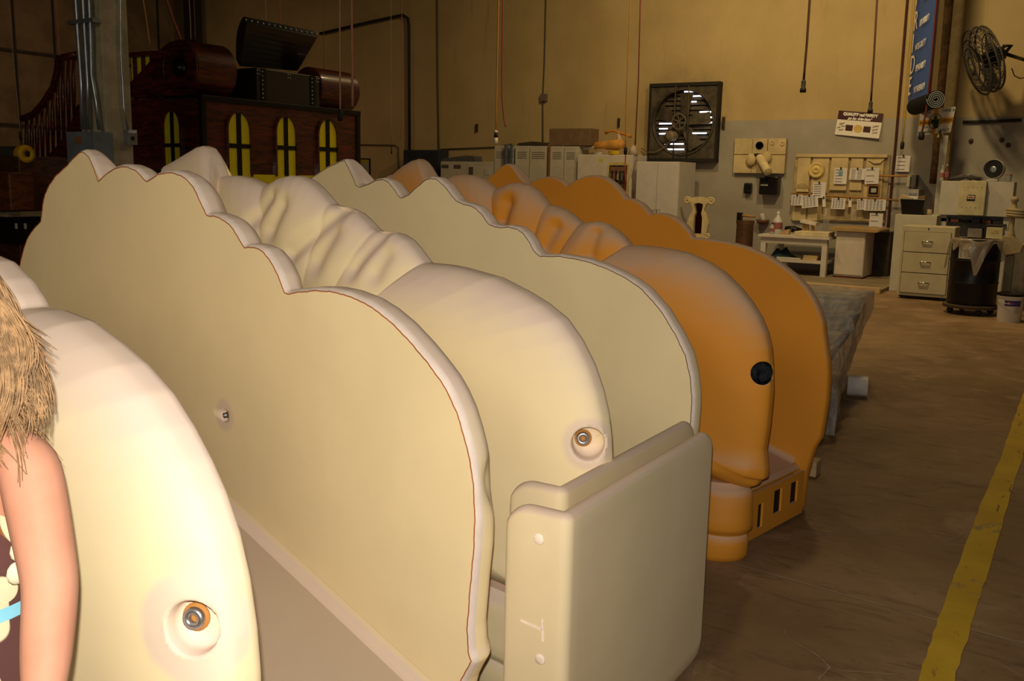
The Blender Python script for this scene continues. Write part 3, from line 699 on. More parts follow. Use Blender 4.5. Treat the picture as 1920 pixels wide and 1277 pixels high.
for py in (40,):
    a, b = onx(138, py+4, cX-.02), onx(186, py, cX-.02); G().box(cX-.085, cX-.0, a[1], b[1], a[2]-.018, a[2]+.018).build('conduit_strap', mgal, root)
q = [(226, -60), (227, 100), (232, 200), (240, 243)]; G().tube([np.array([*ony(226, -60, cY-.03)[:2], CZ-.02])]+[ony(*k, cY-.03) for k in q], .013, 8).build('conduit', mgal, root, smooth=True)
a, b = onx(123, 247, cX-.2), onx(176, 252, cX-.2); zt = a[2]; e = ony(208, 250, b[1])
bx = G().box(cX-.2, cX-.002, b[1], a[1], 1.15, zt).build('fuse_box', plain('fuse_box_grey', (.13, .15, .17), .5), root, bevel=.008)
c_ = onx(147, 262, cX-.201); G().box(cX-.206, cX-.199, c_[1]-.05, c_[1]+.05, c_[2]-.03, c_[2]+.03).build('warning_plate', plain('rust_plate', (.22, .09, .04), .6), bx)
a, b = ony(238, 243, cY-.06), ony(257, 272, cY-.06); sw = G().box(a[0], b[0], cY-.07, cY-.001, b[2], a[2]).build('outlet_box', mgal, root, bevel=.004)
G().box(a[0]+.01, b[0]-.01, cY-.074, cY-.069, a[2]-.03, a[2]-.008).build('outlet_tag', plain('pale_tag', (.5, .5, .48), .6), sw)
G().lathe([(.022, 0), (.018, .006), (.0001, .004)], ((a[0]+b[0])/2, cY-.071, (a[2]+b[2])/2-.01), (0, -1, 0), 14).build('outlet_face', mdark, sw)

# ------------------------------------------------------------------ pirate ship parade prop
YF, XF = 8.57, 7.24
mwood = wood('lacquered_redwood', (.115, .016, .005), (.026, .0042, .0022), 2.6, (1.3, 1.3, 9), .38, .22); mblk = plain('black_paint', (.008, .007, .006), .35)
myel = plain('window_yellow', (.72, .60, .015), .6, var=.05)
S = lambda x, y, d=0.0: ony(x, y, YF-d)
T = lambda x, y, d=0.0: onx(x, y, XF-d)
xr = S(672, 260)[0]; ztop = S(385, 187)[2]
root = thing('pirate_ship_prop', 'dark red lacquered ship prop with yellow arched windows and scroll ends', 'ship prop', ((XF+xr)/2, 10, 0))
side = [(YF, 0), (YF, ztop)]+[(T(x, y)[1], T(x, y)[2]) for x, y in [(245, 188), (145, 196), (130, 236), (112, 268), (82, 300), (58, 318), (44, 330)]]+[(T(30, 340)[1], T(44, 345)[2]), (T(30, 340)[1], 0)]
hull = G().prism(side, lambda y, z: (XF, y, z), lambda y, z: (xr, y, z)).build('hull', mwood, root)
sz1, sz0 = S(520, 328)[2], S(520, 352)[2]
G().box(XF-.012, xr+.012, YF-.012, YF+.02, sz0, sz1).build('yellow_band', myel, hull)
y2 = T(36, 345)[1]; G().box(XF-.012, XF+.02, YF-.012, y2, T(70, 361)[2], T(70, 334)[2]).build('yellow_band', myel, hull)
for x in (XF-.02, xr-.05): G().box(x, x+.07, YF-.022, YF+.03, .3, ztop+.02).build('corner_strip', mblk, hull, bevel=.006)
G().box(XF-.02, xr+.02, YF-.03, YF+.03, ztop-.01, ztop+.05).build('cornice', mblk, hull, bevel=.006)
def arch_window(cpx, wpx, ytop, ybot, front=True):
    fn = S if front else T
    l, r = fn(cpx-wpx/2, 280), fn(cpx+wpx/2, 280); ax = 0 if front else 1
    w = abs(r[ax]-l[ax])/2; cxx = (l[ax]+r[ax])/2; zt = fn(cpx, ytop)[2]; zb = fn(cpx, ybot)[2]; zs = zt-w*1.25
    def loop(k, n=18): return [(-w*k, zb-(k-1)*w*.3)]+[(-w*k*math.cos(a), zs+(zt-zs)*math.sin(a)*(1+(k-1)*.8)) for a in np.linspace(0, math.pi, n)]+[(w*k, zb-(k-1)*w*.3)]
    if front: mp = lambda d: (lambda u, z: (cxx+u, YF-d, z))
    else: mp = lambda d: (lambda u, z: (XF-d, cxx+u, z))
    fr = G(); a, b = loop(1.16), loop(1.0); n = len(a)
    rows = [[mp(.002)(*p) for p in a], [mp(.03)(*p) for p in a], [mp(.03)(*p) for p in b], [mp(.004)(*p) for p in b]]
    fr.grid(rows); o = fr.build('arched_window', mwood, root)
    G().prism(b, mp(.0035), mp(.0065)).build('pane', myel, o)
    bw = w*.19
    g = G(); g.prism([(-bw, zb), (bw, zb), (bw, zt-.005), (-bw, zt-.005)], mp(.007), mp(.02)); g.build('mullion', mblk, o)
    zm = zb+(zt-zb)*.475; G().prism([(-w*1.05, zm-bw*.8), (w*1.05, zm-bw*.8), (w*1.05, zm+bw*.8), (-w*1.05, zm+bw*.8)], mp(.007), mp(.021)).build('mullion', mblk, o)
for cpx, wpx, yt in ((447, 41, 211), (535, 36, 218), (613, 34, 224)): arch_window(cpx, wpx, yt, 330)
arch_window(326, 30, 208, 330, False)
# scroll ends on the roof
def scroll(x0, x1, cy, cz, R, swoop):
    poly = [(cy+R*math.cos(a), cz+R*math.sin(a)) for a in np.linspace(-math.pi*.62, math.pi*.5, 30)]
    if swoop: poly = [(cy-R*math.cos(a), cz+R*math.sin(a)) for a in np.linspace(-math.pi*.5, math.pi*.5, 26)]+[(cy+R*k, cz+R*h) for k, h in ((.6, .93), (1.3, .62), (2.0, .12), (2.8, -.35), (3.8, -.75), (4.4, -.95))]+[(cy+R*4.4, cz-R)]
    else: poly = [(cy+R*math.cos(a), cz+R*math.sin(a)) for a in np.linspace(0, 2*math.pi, 36)[:-1]]
    o = G().prism(poly, lambda y, z: (x0, y, z), lambda y, z: (x1, y, z)).build('roof_scroll', mwood, root, smooth=True, angle=35)
    G().lathe([(R*.98, 0), (R*.98, .012), (R*.93, .018), (R*.9, .006)], (x0+.001, cy, cz), (-1, 0, 0), 30).build('scroll_rim', mwood, o, smooth=True)
    G().lathe([(R*.36, 0), (R*.36, .03), (R*.22, .035), (R*.2, .07), (R*.1, .085), (.0001, .088)], (x0+.001, cy, cz), (-1, 0, 0), 22).build('scroll_boss', mblk, o, smooth=True)
R1 = .30; cz = ztop+.05+R1
scroll(XF, S(447, 140)[0], YF+R1+.02, cz, R1, True)
R2 = .26; scroll(S(612, 160)[0], S(681, 160)[0], YF+R2+.06, ztop+.05+R2, R2, False)
# stair rail sweeping down at the left, posts standing on the hull
rl = [(143, 103), (111, 109), (107, 139), (100, 165), (81, 195), (64, 214), (42, 223)]
G().tube([T(*q) for q in rl], .045, 8).build('hand_rail', mwood, root, smooth=True)
low = [(145, 196), (130, 236), (112, 268), (82, 300), (58, 318)]
for i, px in enumerate(np.linspace(50, 138, 10)):
    yt = np.interp(px, [q[0] for q in rl[::-1]], [q[1] for q in rl[::-1]]); yb = np.interp(px, [q[0] for q in low[::-1]], [q[1] for q in low[::-1]])
    G().tube([T(px, yt), T(px, (yt+yb)/2), T(px+1, yb+3)], [.018, .028, .018], 8).build('baluster', mwood, root, smooth=True)
# gallery rail on the roof behind the scroll
zr0 = T(246, 97)[2]; yb_ = T(246, 97)[1]
G().box(XF+.02, XF+.10, YF+.25, yb_+.15, zr0-.05, zr0).build('gallery_rail', mwood, root, bevel=.008)
G().box(XF+.02, S(440, 85)[0], YF+.2, YF+.28, zr0-.05, zr0).build('gallery_rail', mwood, root, bevel=.008)
G().box(XF+.07, XF+.09, YF+.9, yb_+.1, zr0-.42, zr0-.06).build('gallery_panel', myel, root)
for px in (246, 262, 278, 294):
    y = T(px, 110)[1]; G().box(XF+.03, XF+.06, y-.02, y+.02, ztop, zr0-.05).build('baluster', mwood, root)
# treasure chest
mch = wood('chest_black', (.010, .0075, .006), (.005, .0045, .004), 4, (1, 1, 6), .4, .3); mstud = plain('silver_stud', (.5, .55, .6), .3, .9)
ca, cb = S(486, 150)[0], S(603, 150)[0]; c0, c1 = ztop+.05, S(540, 134)[2]
root = thing('treasure_chest', 'black studded treasure chest with its lid propped open on the ship', 'chest', ((ca+cb)/2, YF+.35, c0))
G().box(ca, cb, YF+.04, YF+.62, c0+.001, c1).build('chest_body', mch, root, bevel=.01)
for x in (ca+.1, cb-.12): 
    st = G().box(x-.04, x+.04, YF+.028, YF+.041, c0+.01, c1-.005).build('strap', mblk, root)
    for k in range(7):
        z = c0+.04+(c1-c0-.08)*k/6; G().ball((x-.025, YF+.026, z), .010, 8, 5).build('stud', mstud, st, smooth=True)
for x in (ca+.03, cb-.03, (ca+cb)/2):
    for dz in (.03, .07):
        for dx in (-.018, .018): G().ball((x+dx, YF+.039, c1-dz), .009, 8, 5).build('stud', mstud, root, smooth=True)
la, lb, lc, ld = ony(463, 44, YF+.15), ony(595, 70, YF+.15), ony(558, 133, YF+.5), ony(449, 124, YF+.5)
n_ = np.array([0.0, .55, .83])*.10
g = G(); P = []
for u in np.linspace(0, 1, 9):
    bow = math.sin(u*math.pi)*.10
    P.append([la*(1-u)+ld*u+n_*0, lb*(1-u)+lc*u, lb*(1-u)+lc*u+n_*(1+bow*8), la*(1-u)+ld*u+n_*(1+bow*8), la*(1-u)+ld*u])
g.grid(P); g.f += [(0, 1, 2, 3), tuple(len(P[0])*8+i for i in range(4))]; g.mi += [0, 0]
lid = g.build('chest_lid', mch, root, weld=True)
for k in range(14):
    u = k/13; G().ball(la*(1-u)+lb*u+n_*.5+[0, -.012, 0], .013, 8, 5).build('stud', mstud, lid, smooth=True)

# wooden prop at the far left edge
mred = wood('brown_lacquer', (.10, .032, .010), (.045, .014, .006), 3, (1.5, 1.5, 5), .4, .5); mrub = plain('grey_rubber', (.06, .055, .05), .6)
a = onx(2, 300, 6.2); b = onx(34, 300, 6.2); zt = onx(20, 288, 6.2)[2]
root = thing('brown_wooden_prop', 'brown lacquered wooden prop with a yellow-banded roll at the far left', 'prop', (6.5, (a[1]+b[1])/2, 0))
yl, yr = a[1]+1.2, b[1]
z1 = onx(20, 395, 6.2)[2]
G().box(6.2, 6.9, yr, yl, z1, zt-.02).build('body', mred, root, bevel=.02)
G().box(6.0, 6.95, yr-.04, yl, z1-.06, z1).build('step', plain('prop_board', (.35, .27, .15), .6), root, bevel=.005)
G().box(6.1, 6.95, yr-.02, yl, z1-.36, z1-.061).build('plinth', mblk, root)
G().box(6.15, 6.95, yr-.0, yl, .0, z1-.361).build('base', mred, root, bevel=.01)
r_ = .085; cz_ = zt+.0
G().lathe([(r_, 0), (r_, 1.3)], (6.3, yr+.05, cz_), (0, 1, 0), 20).build('roll', mrub, root, smooth=True, angle=40)
G().lathe([(r_*.4, -.01), (r_*1.12, 0), (r_*1.2, .03), (r_*1.2, .10), (r_*1.1, .12)], (6.3, yr-.02, cz_), (0, 1, 0), 22).build('yellow_band', plain('band_yellow', (.62, .36, .01), .35), root, smooth=True)
e = onx(10, 320, 5.9); G().box(5.9, 6.19, onx(17, 350, 5.9)[1], e[1]+.6, onx(10, 395, 5.9)[2], onx(10, 322, 5.9)[2]).build('side_block', wood('orange_lacquer', (.16, .045, .010), (.08, .02, .006), 3, (1.5, 1.5, 5), .35, .6), root, bevel=.02)
for px in (30, 47):
    q = onx(px, 424, 6.09); G().box(6.085, 6.099, q[1]-.014, q[1]+.014, q[2]-.03, q[2]+.03).build('label_tag', plain('pale_tag', (.5, .5, .48), .6), root)
# ------------------------------------------------------------------ back wall fittings
mpipe = plain('dark_pipe', (.03, .027, .02), .6); mcond = plain('painted_conduit', (.10, .08, .045), .6)
def pipe(label, pts, X, r, mat, cat='pipe', name='wall_pipe', toceil=False):
    P = [onx(*q, X) for q in pts]
    if toceil: P = [np.array([P[0][0], P[0][1], CZ-.02])]+P
    return tag(G().tube(P, r, 8).build(name, mat, smooth=True), label, cat)
pipe('thick dark downpipe on the back wall above the blue cabinet', [(600, 63), (690, 42), (755, 28), (765, 34), (767, 50), (768, 300)], WX-.08, .034, mpipe)
pipe('thin dark conduit running down the wall right of the downpipe', [(820, -10), (821, 150), (824, 330)], WX-.03, .014, mcond, toceil=True, name='wall_conduit', cat='conduit')
o = pipe('thin conduit with a small junction box above the lockers', [(1024, -10), (1021, 120), (1018, 183), (1018, 285)], WX-.03, .012, mcond, toceil=True, name='wall_conduit', cat='conduit')
b = rect(1013, 176, 1024, 190, WX-.07); G().box(WX-.08, WX-.002, b[0], b[1], b[2], b[3]).build('junction_box', plain('box_grey', (.16, .13, .09), .6), o, bevel=.005)
pipe('low horizontal conduit bending down beside the ship prop', [(560, 270), (740, 272), (747, 276), (748, 335)], WX-.03, .012, mcond, name='wall_conduit', cat='conduit')
pipe('horizontal conduit just above the low white console', [(826, 280), (925, 276), (960, 270)], WX-.03, .012, mcond, name='wall_conduit', cat='conduit')
pipe('dark red pipe dropping down the wall beside the relief board', [(1702, -10), (1690, 140), (1680, 260), (1667, 400), (1658, 515)], WX-.12, .022, plain('red_brown_pipe', (.07, .018, .010), .6), toceil=True)
for lab, px, py in (('small dark wall bracket left of the orange cord', 895, 240), ('small dark wall bracket left of the exhaust fan', 1161, 230)):
    q = onx(px, py, WX); tag(G().box(WX-.05, WX-.001, q[1]-.02, q[1]+.02, q[2]-.09, q[2]+.09).build('wall_bracket', mpipe, bevel=.005), lab, 'bracket')
pd = onx(1357, 231, WX); r_ = thing('pull_latch', 'small rusty pull latch on the wall right of the exhaust fan', 'latch', (WX-.05, pd[1], pd[2]-.12))
G().box(WX-.03, WX-.001, pd[1]-.03, pd[1]+.03, pd[2]-.12, pd[2]+.12).build('plate', plain('rust_dark', (.10, .05, .03), .8), r_, bevel=.004)
G().tube([(WX-.03, pd[1], pd[2]-.09), (WX-.08, pd[1], pd[2]-.06), (WX-.08, pd[1], pd[2]+.06), (WX-.03, pd[1], pd[2]+.09)], .012, 8).build('grip', mpipe, r_, smooth=True)

# ------------------------------------------------------------------ exhaust fan
y0, y1, z0, z1 = rect(1219, 159, 1345, 299, WX-.12); cy, czz = (y0+y1)/2, (z0+z1)/2; hw, hh = (y1-y0)/2, (z1-z0)/2
mfr = plain('sooty_metal', (.085, .068, .045), .7, .2, var=.35, scale=5); mfd = plain('soot_black', (.022, .018, .014), .7)
root = thing('exhaust_fan', 'square wall exhaust fan with sooty blades and louvre slats', 'exhaust fan', (WX-.1, cy, z0))
XQ = WX-.14; Rf = min(hw, hh)*.86
n = 40; ci = [(cy+Rf*math.cos(2*math.pi*k/n), czz+Rf*math.sin(2*math.pi*k/n)) for k in range(n)]
sq = []
for k in range(n):
    a = 2*math.pi*k/n; m_ = max(abs(math.cos(a)), abs(math.sin(a))); sq.append((cy+hw*math.cos(a)/m_, czz+hh*math.sin(a)/m_))
g = G(); rows = [[(XQ+.10, *p) for p in sq+sq[:1]], [(XQ, *p) for p in sq+sq[:1]], [(XQ, *p) for p in ci+ci[:1]], [(XQ+.10, *p) for p in ci+ci[:1]]]
g.grid(rows); g.build('housing', mfr, root)
G().lathe([(Rf*1.0, 0), (Rf*1.05, .015), (Rf*1.09, 0)], (XQ-.001, cy, czz), (-1, 0, 0), 40).build('shroud_ring', mfr, root, smooth=True)
for s_, (ya, yb, za, zb) in {'top': (y0-.03, y1+.03, z1-.03, z1+.04), 'bot': (y0-.03, y1+.03, z0-.05, z0+.02), 'l': (y1-.015, y1+.025, z0, z1), 'r': (y0-.025, y0+.015, z0, z1)}.items():
    G().box(WX-.17, WX-.002, ya, yb, za, zb).build('frame_rail', mfd, root, bevel=.006)
mday = emit('daylight_gap', (.95, .93, 1.0), 3.0)
G().box(WX-.012, WX-.004, cy-Rf, cy+Rf, czz-Rf, czz+Rf).build('shutter_backing', mfd, root)
ns = 13; dz = 2*Rf/ns
for k in range(ns):
    z = czz-Rf+dz*(k+.5); w = math.sqrt(max(Rf**2-(z-czz)**2, .02))*.99
    s_ = G().obox((WX-.05, cy, z), (0, 1, 0), (math.sin(.5), 0, math.cos(.5)), (math.cos(.5), 0, -math.sin(.5)), w, dz*.47, .004).build('louvre_slat', mfr, root)
for (px0, px1, py) in ((1283, 1306, 172), (1291, 1319, 180.5), (1291, 1306, 191), (1302, 1338, 220.5), (1312, 1337, 210), (1311, 1336, 230), (1236, 1262, 232), (1236, 1252, 241.5), (1236, 1258, 251), (1290, 1325, 250), (1246, 1282, 270), (1250, 1283, 280)):
    a, b = onx(px0, py, WX-.09), onx(px1, py, WX-.09); G().box(WX-.093, WX-.09, a[1], b[1], a[2]-.012, a[2]+.012).build('daylight_gap', mday, root)
for k in range(5):
    a = math.radians(95+72*k); u = np.array([0, math.cos(a), math.sin(a)]); v = np.array([0, -math.sin(a), math.cos(a)]); rows = []
    for t_ in np.linspace(.16, .93, 6):
        wd_ = (.10+.16*t_)*Rf; rows.append([np.array([WX-.11-.03*s_+.0, cy, czz])+u*Rf*t_+v*wd_*s_ for s_ in (-1, -.4, .3, 1)])
    G().grid(rows).build('fan_blade', mfr, root, smooth=True)
hub = onx(1274, 228, XQ-.04); Rp = .155
G().lathe([(Rp, 0), (Rp*1.02, .02), (Rp, .04), (Rp*.86, .04), (Rp*.86, 0)], hub, (-1, 0, 0), 30).build('pulley_wheel', plain('pulley_metal', (.20, .16, .10), .6, .4), root, smooth=True, angle=40)
for k in range(6):
    a = math.pi/3*k+.3; G().tube([hub+[-.02, 0, 0], hub+[-.02, Rp*.9*math.cos(a), Rp*.9*math.sin(a)]], .011, 6).build('pulley_spoke', MATS['pulley_metal'], root)
for px in (1267, 1292):
    a, b = onx(px, 160, XQ-.02), onx(px-5, 298, XQ-.02); G().tube([a, b], .014, 8).build('bearing_bar', mfr, root, smooth=True)
mo = onx(1263, 255, XQ-.08); G().lathe([(.0001, 0), (.085, 0), (.095, .03), (.095, .16), (.06, .19), (.0001, .19)], mo+[.1, .02, 0], (-1, .25, 0), 20).build('motor', plain('motor_tan', (.24, .18, .11), .6), root, smooth=True, angle=40)
G().tube([mo, onx(1248, 275, XQ-.05), onx(1230, 285, XQ-.05), onx(1215, 286, XQ-.03), onx(1203, 278, WX-.05)], .010, 6).build('power_cable', plain('tan_cable', (.26, .19, .09), .6), root, smooth=True)

# ------------------------------------------------------------------ hanging cords and drops
def cord(label, pts, X, col, r=.010, end=None, cat='cord', roof=True):
    P = [onx(*q, X) for q in pts]; d = P[0]-P[1] if len(P) > 1 else np.array([0, 0, 1])
    P = [np.array([P[0][0], P[0][1], CZ-.02])]+P if roof else P
    root = thing('hanging_cord', label, cat, P[-1], 0, 'cords hanging from the roof')
    Q = []
    for a, b in zip(P[:-1], P[1:]):
        for t_ in np.linspace(0, 1, 5)[:-1]: Q.append(a*(1-t_)+b*t_)
    Q.append(P[-1]); G().tube(Q, r, 7).build('cord', plain('cord_%d_%d_%d' % tuple(int(v*1000) for v in col), col, .6), root, smooth=True)
    e = P[-1]; dn = np.array([0, 0, -1.])
    if end == 'plug': G().lathe([(r*1.2, -.04), (r*3, -.02), (r*3.2, .05), (r*2.4, .08), (.0001, .085)], e, dn, 12).build('plug', mdark, root, smooth=True)
    elif end == 'white':
        G().lathe([(r*1.3, -.05), (r*3, -.03), (r*3, .0)], e, dn, 12).build('plug', plain('plug_white', (.7, .65, .55), .5), root, smooth=True)
        G().lathe([(r*2.8, 0), (r*2.8, .07)], e, dn, 12).build('plug_body', mdark, root, smooth=True)
        G().lathe([(r*2.9, .07), (r*3.1, .16), (r*2, .17), (.0001, .17)], e, dn, 12).build('plug_cap', MATS['plug_white'], root, smooth=True)
    elif end == 'metal': G().lathe([(r*1.3, 0), (r*1.9, .02), (r*1.9, .10), (r*2.6, .11), (r*2.6, .16), (.0001, .16)], e, dn, 12).build('coupling', mpipe, root, smooth=True)
    return root
PINK, ORA, WHT, DRD, BRN, YEL = (.45, .17, .12), (.52, .26, .06), (.42, .36, .27), (.13, .025, .012), (.10, .05, .028), (.45, .27, .03)
cord('thin pale cord hanging left of the ship stair rail', [(14, -10), (28, 140), (38, 252)], 8.5, WHT, .006, 'plug')
cord('pink cord ending at the top of the ship stair rail', [(104, -10), (108, 50), (112, 104)], 7.0, PINK, .008)
cord('orange cord just right of the concrete column', [(267, -10), (275, 40), (281, 82)], 7.6, ORA, .008)
cord('red cord slanting down to the ship roof rail', [(310, -10), (325, 35), (340, 74)], 7.7, (.5, .11, .07), .009)
cord('thin pale cord left of its brown twin above the ship', [(354, -10), (357, 40), (358, 74)], 9.6, WHT, .006)
cord('thin brown cord right of its pale twin above the ship', [(363, -10), (365, 40), (366, 74)], 9.6, (.25, .1, .06), .006)
cord('pale cord dropping behind the open chest lid', [(497, -10), (499, 47)], 9.9, WHT, .007)
cord('pink cord dropping behind the right part of the chest lid', [(524, -10), (525, 54)], 9.9, PINK, .008)
cord('faint thin cord between the chest lid and the plugged cord', [(606, -10), (607, 60), (607, 130)], 13, (.16, .11, .06), .005)
cord('pale cord ending in a black plug in front of the ship', [(637, -10), (637, 100), (638, 212)], 7.6, (.42, .24, .15), .009, 'plug')
cord('thick pinkish cord hanging over the right ship scroll', [(659, -10), (660, 100), (661, 200)], 7.8, (.42, .20, .15), .013)
cord('thin white cord with a small ball end left of the downpipe', [(733, -10), (733, 130), (734, 272)], 14, (.30, .26, .2), .006, 'metal')
cord('pink cord beside the thin white one left of the downpipe', [(753, -10), (754, 180), (753, 240), (750, 262)], 14, (.30, .11, .08), .007)
cord('orange cord with a white plug above the lockers', [(935, -10), (932, 130), (930, 250)], 13, ORA, .011, 'white')
cord('red hose curling at its end beside the orange cord', [(943, -10), (941, 120), (941, 180), (945, 225), (948, 238)], 13, (.30, .05, .04), .010)
lc_ = cord('long orange cord joined by a black connector before the white cabinet', [(1182, -10), (1178, 100), (1174, 200), (1173, 280)], 14, ORA, .009, 'plug'); G().tube([onx(*k, 14) for k in ((1173, 288), (1172, 330), (1172, 375))], .010, 7).build('tail_cord', plain('tail_red', (.38, .05, .02), .6), lc_, smooth=True)
cord('dark red cord left of the exhaust fan', [(1201, -10), (1197, 150), (1191, 272)], 15, DRD, .011)
cord('brown air hose ending above the wall left of the safety poster', [(1519, -10), (1513, 80), (1507, 150)], 13, BRN, .016, 'metal')
cord('brown air hose ending just above the safety poster', [(1645, -10), (1639, 100), (1633, 190)], 14, BRN, .014, 'metal')
cord('yellow cord with a black end beside the banner', [(1715, -10), (1704, 130), (1692, 270)], 16.5, YEL, .010, 'plug')
bpy.data.objects.remove(bpy.data.objects['hanging_cord.016']) if False else None

# ------------------------------------------------------------------ row of lockers, consoles, fridge and cabinets
mlk = plain('locker_cream', (.52, .47, .36), .55, var=.06); mwht = plain('cabinet_white', (.62, .54, .45), .5, var=.05); mgrv = plain('groove_dark', (.10, .085, .06), .7)
def cabinet(name, label, cat, px0, px1, ytop, X, depth, mat, doors=1, ybase=None, group=None, handle=True, zb=0.0, vents=False):
    a, b = onx(px0, ytop, X), onx(px1, ytop, X); zt = (a[2]+b[2])/2; y_l, y_r = a[1], b[1]
    root = thing(name, label, cat, (X+depth/2, (y_l+y_r)/2, zb), 0, group)
    G().box(X+.02, X+depth, y_r, y_l, zb, zt).build('body', mat, root, bevel=.006)
    w = (y_l-y_r)/doors
    for i in range(doors):
        d0, d1 = y_r+w*i+.006, y_r+w*(i+1)-.006
        d = G().box(X, X+.019, d0, d1, zb+.05, zt-.012).build('door', mat, root, bevel=.004)
        if handle: 
            hy = d1-.04 if i % 2 == 0 else d0+.04; G().box(X-.025, X-.0005, hy-.012, hy+.012, zb+.95, zb+1.08).build('handle', mgal, d, bevel=.003)
        if vents:
            for k in range(4): G().box(X-.003, X+.001, d0+.05, d1-.05, zt-.14-.04*k, zt-.128-.04*k).build('vent_slot', mgrv, d)
    return root, y_r, y_l, zt
XL = 17.3
for i, (p0, p1, lab) in enumerate(((927, 962, 'cream steel locker at the left end of the row'), (966, 992, 'cream steel locker right of the grey steel pole'), (993, 1026, 'cream steel locker third from the left end'),
                                   (1032, 1057, 'cream steel locker under the left of the cardboard box'), (1058, 1083, 'cream steel locker next to the white fridge'))):
    cabinet('steel_locker', lab, 'locker', p0, p1, 273+i*.3, XL, .5, mlk, 1, group='row of cream lockers', vents=True)
q = onx(1029, 300, XL-.03); tag(G().box(XL-.04, XL+.0, q[1]-.018, q[1]+.018, 0, onx(1029, 270, XL)[2]).build('brown_pole', wood('brown_wood', (.24, .12, .04), (.16, .075, .025))), 'thin brown wooden strip standing between the lockers', 'strip')
q = onx(953, 300, XL-.1); root = thing('steel_track', 'pair of grey steel channel tracks leaning on the lockers', 'channel', (XL-.06, q[1], 0))
for dy in (-.07, .07): 
    zt = onx(953, 271, XL-.1)[2]; G().box(XL-.10, XL-.03, q[1]+dy-.035, q[1]+dy+.035, 0, zt).build('channel', mgal, root, bevel=.004)
    G().box(XL-.104, XL-.099, q[1]+dy-.012, q[1]+dy+.012, 0.02, zt-.02).build('slot', plain('slot_blue', (.12, .15, .2), .5), root)
G().tube([onx(957, 312, XL-.16), onx(968, 312, XL-.2), onx(974, 320, XL-.2), onx(972, 334, XL-.16)], .016, 8).build('cable_hook', mdark, root, smooth=True)
a, b, zt = onx(1031, 273, XL+.1), onx(1107, 273, XL+.1), onx(1045, 273, XL)[2]+.004; zz = onx(1068, 241, XL+.1)[2]
root = thing('cardboard_box', 'brown cardboard box on top of the lockers', 'box', (XL+.25, (a[1]+b[1])/2, zt))
G().box(XL+.06, XL+.46, b[1], a[1], zt, zz).build('carton', plain('cardboard', (.185, .115, .06), .85, var=.12), root, bevel=.006)
G().box(XL+.055, XL+.47, (a[1]+b[1])/2-.02, (a[1]+b[1])/2+.02, zz-.001, zz+.002).build('tape_strip', plain('parcel_tape', (.26, .18, .1), .4), root)
z = onx(990, 273, XL)[2]+.004; a, b = onx(970, 271, XL+.1), onx(1030, 271, XL+.1)
tag(G().prism([(b[1], z), (a[1], z), (a[1]-.05, z+.05), ((a[1]+b[1])/2, z+.085), (b[1]+.04, z+.06)], lambda y, z_: (XL+.05, y, z_), lambda y, z_: (XL+.45, y, z_)).build('dark_tarp', plain('dark_cloth', (.06, .045, .03), .8), bevel=.01), 'dark folded tarp lying on the lockers', 'tarp')
# white consoles
root, yr_, yl_, zt = cabinet('white_console', 'low white equipment console with small vent grilles', 'console', 826, 925, 303, XL, .55, mlk, 2, handle=False)
for px0, px1, py0, py1, mt in ((828, 841, 309, 315, mgrv), (851, 864, 309, 316, mgrv), (879, 887, 313, 328, mgrv), (908, 918, 315, 328, mlk)):
    v = rect(px0, py0, px1, py1, XL-.003); G().box(XL-.008, XL-.001, v[0], v[1], v[2], v[3]).build('grille', mt, root, bevel=.002)
a, b = onx(829, 300, XL+.15), onx(893, 300, XL+.15); z = zt+.003
tag(G().prism([(b[1], z), (a[1], z), (a[1]-.06, z+.06), (b[1]+.25, z+.13), (b[1]+.02, z+.12)], lambda y, z_: (XL+.1, y, z_), lambda y, z_: (XL+.4, y, z_)).build('grey_tarp', plain('grey_cloth', (.09, .09, .085), .8), bevel=.01), 'grey folded cover lying on the white console', 'cover')
# blue electrical cabinet
root, yr_, yl_, zt = cabinet('electrical_cabinet', 'dark blue electrical cabinet with a red mark by the downpipe', 'electrical cabinet', 756, 822, 281, XL+.3, .4, plain('cabinet_blue', (.028, .034, .042), .5), 2, handle=False)
v = onx(785, 304, XL+.295); G().lathe([(.09, 0), (.085, .006), (.0001, .008)], v, (-1, 0, 0), 20).build('red_badge', plain('badge_red', (.16, .015, .02), .5), root, smooth=True)
# framed notice on the wall behind the ship
y0, y1, z0, z1 = rect(674, 297, 694, 333, WX-.02)
root = thing('framed_notice', 'framed notice with a yellow heading on the wall right of the ship', 'notice', (WX-.02, (y0+y1)/2, z0))
G().box(WX-.03, WX-.001, y0, y1, z0, z1).build('frame', mblk, root, bevel=.004)
G().box(WX-.033, WX-.029, y0+.03, y1-.03, z0+.03, z1-.03).build('sheet', plain('notice_pale', (.36, .35, .28), .6), root)
G().box(WX-.035, WX-.032, y0+.03, y1-.03, z1-.13, z1-.03).build('heading', plain('notice_yellow', (.45, .35, .02), .6), root)
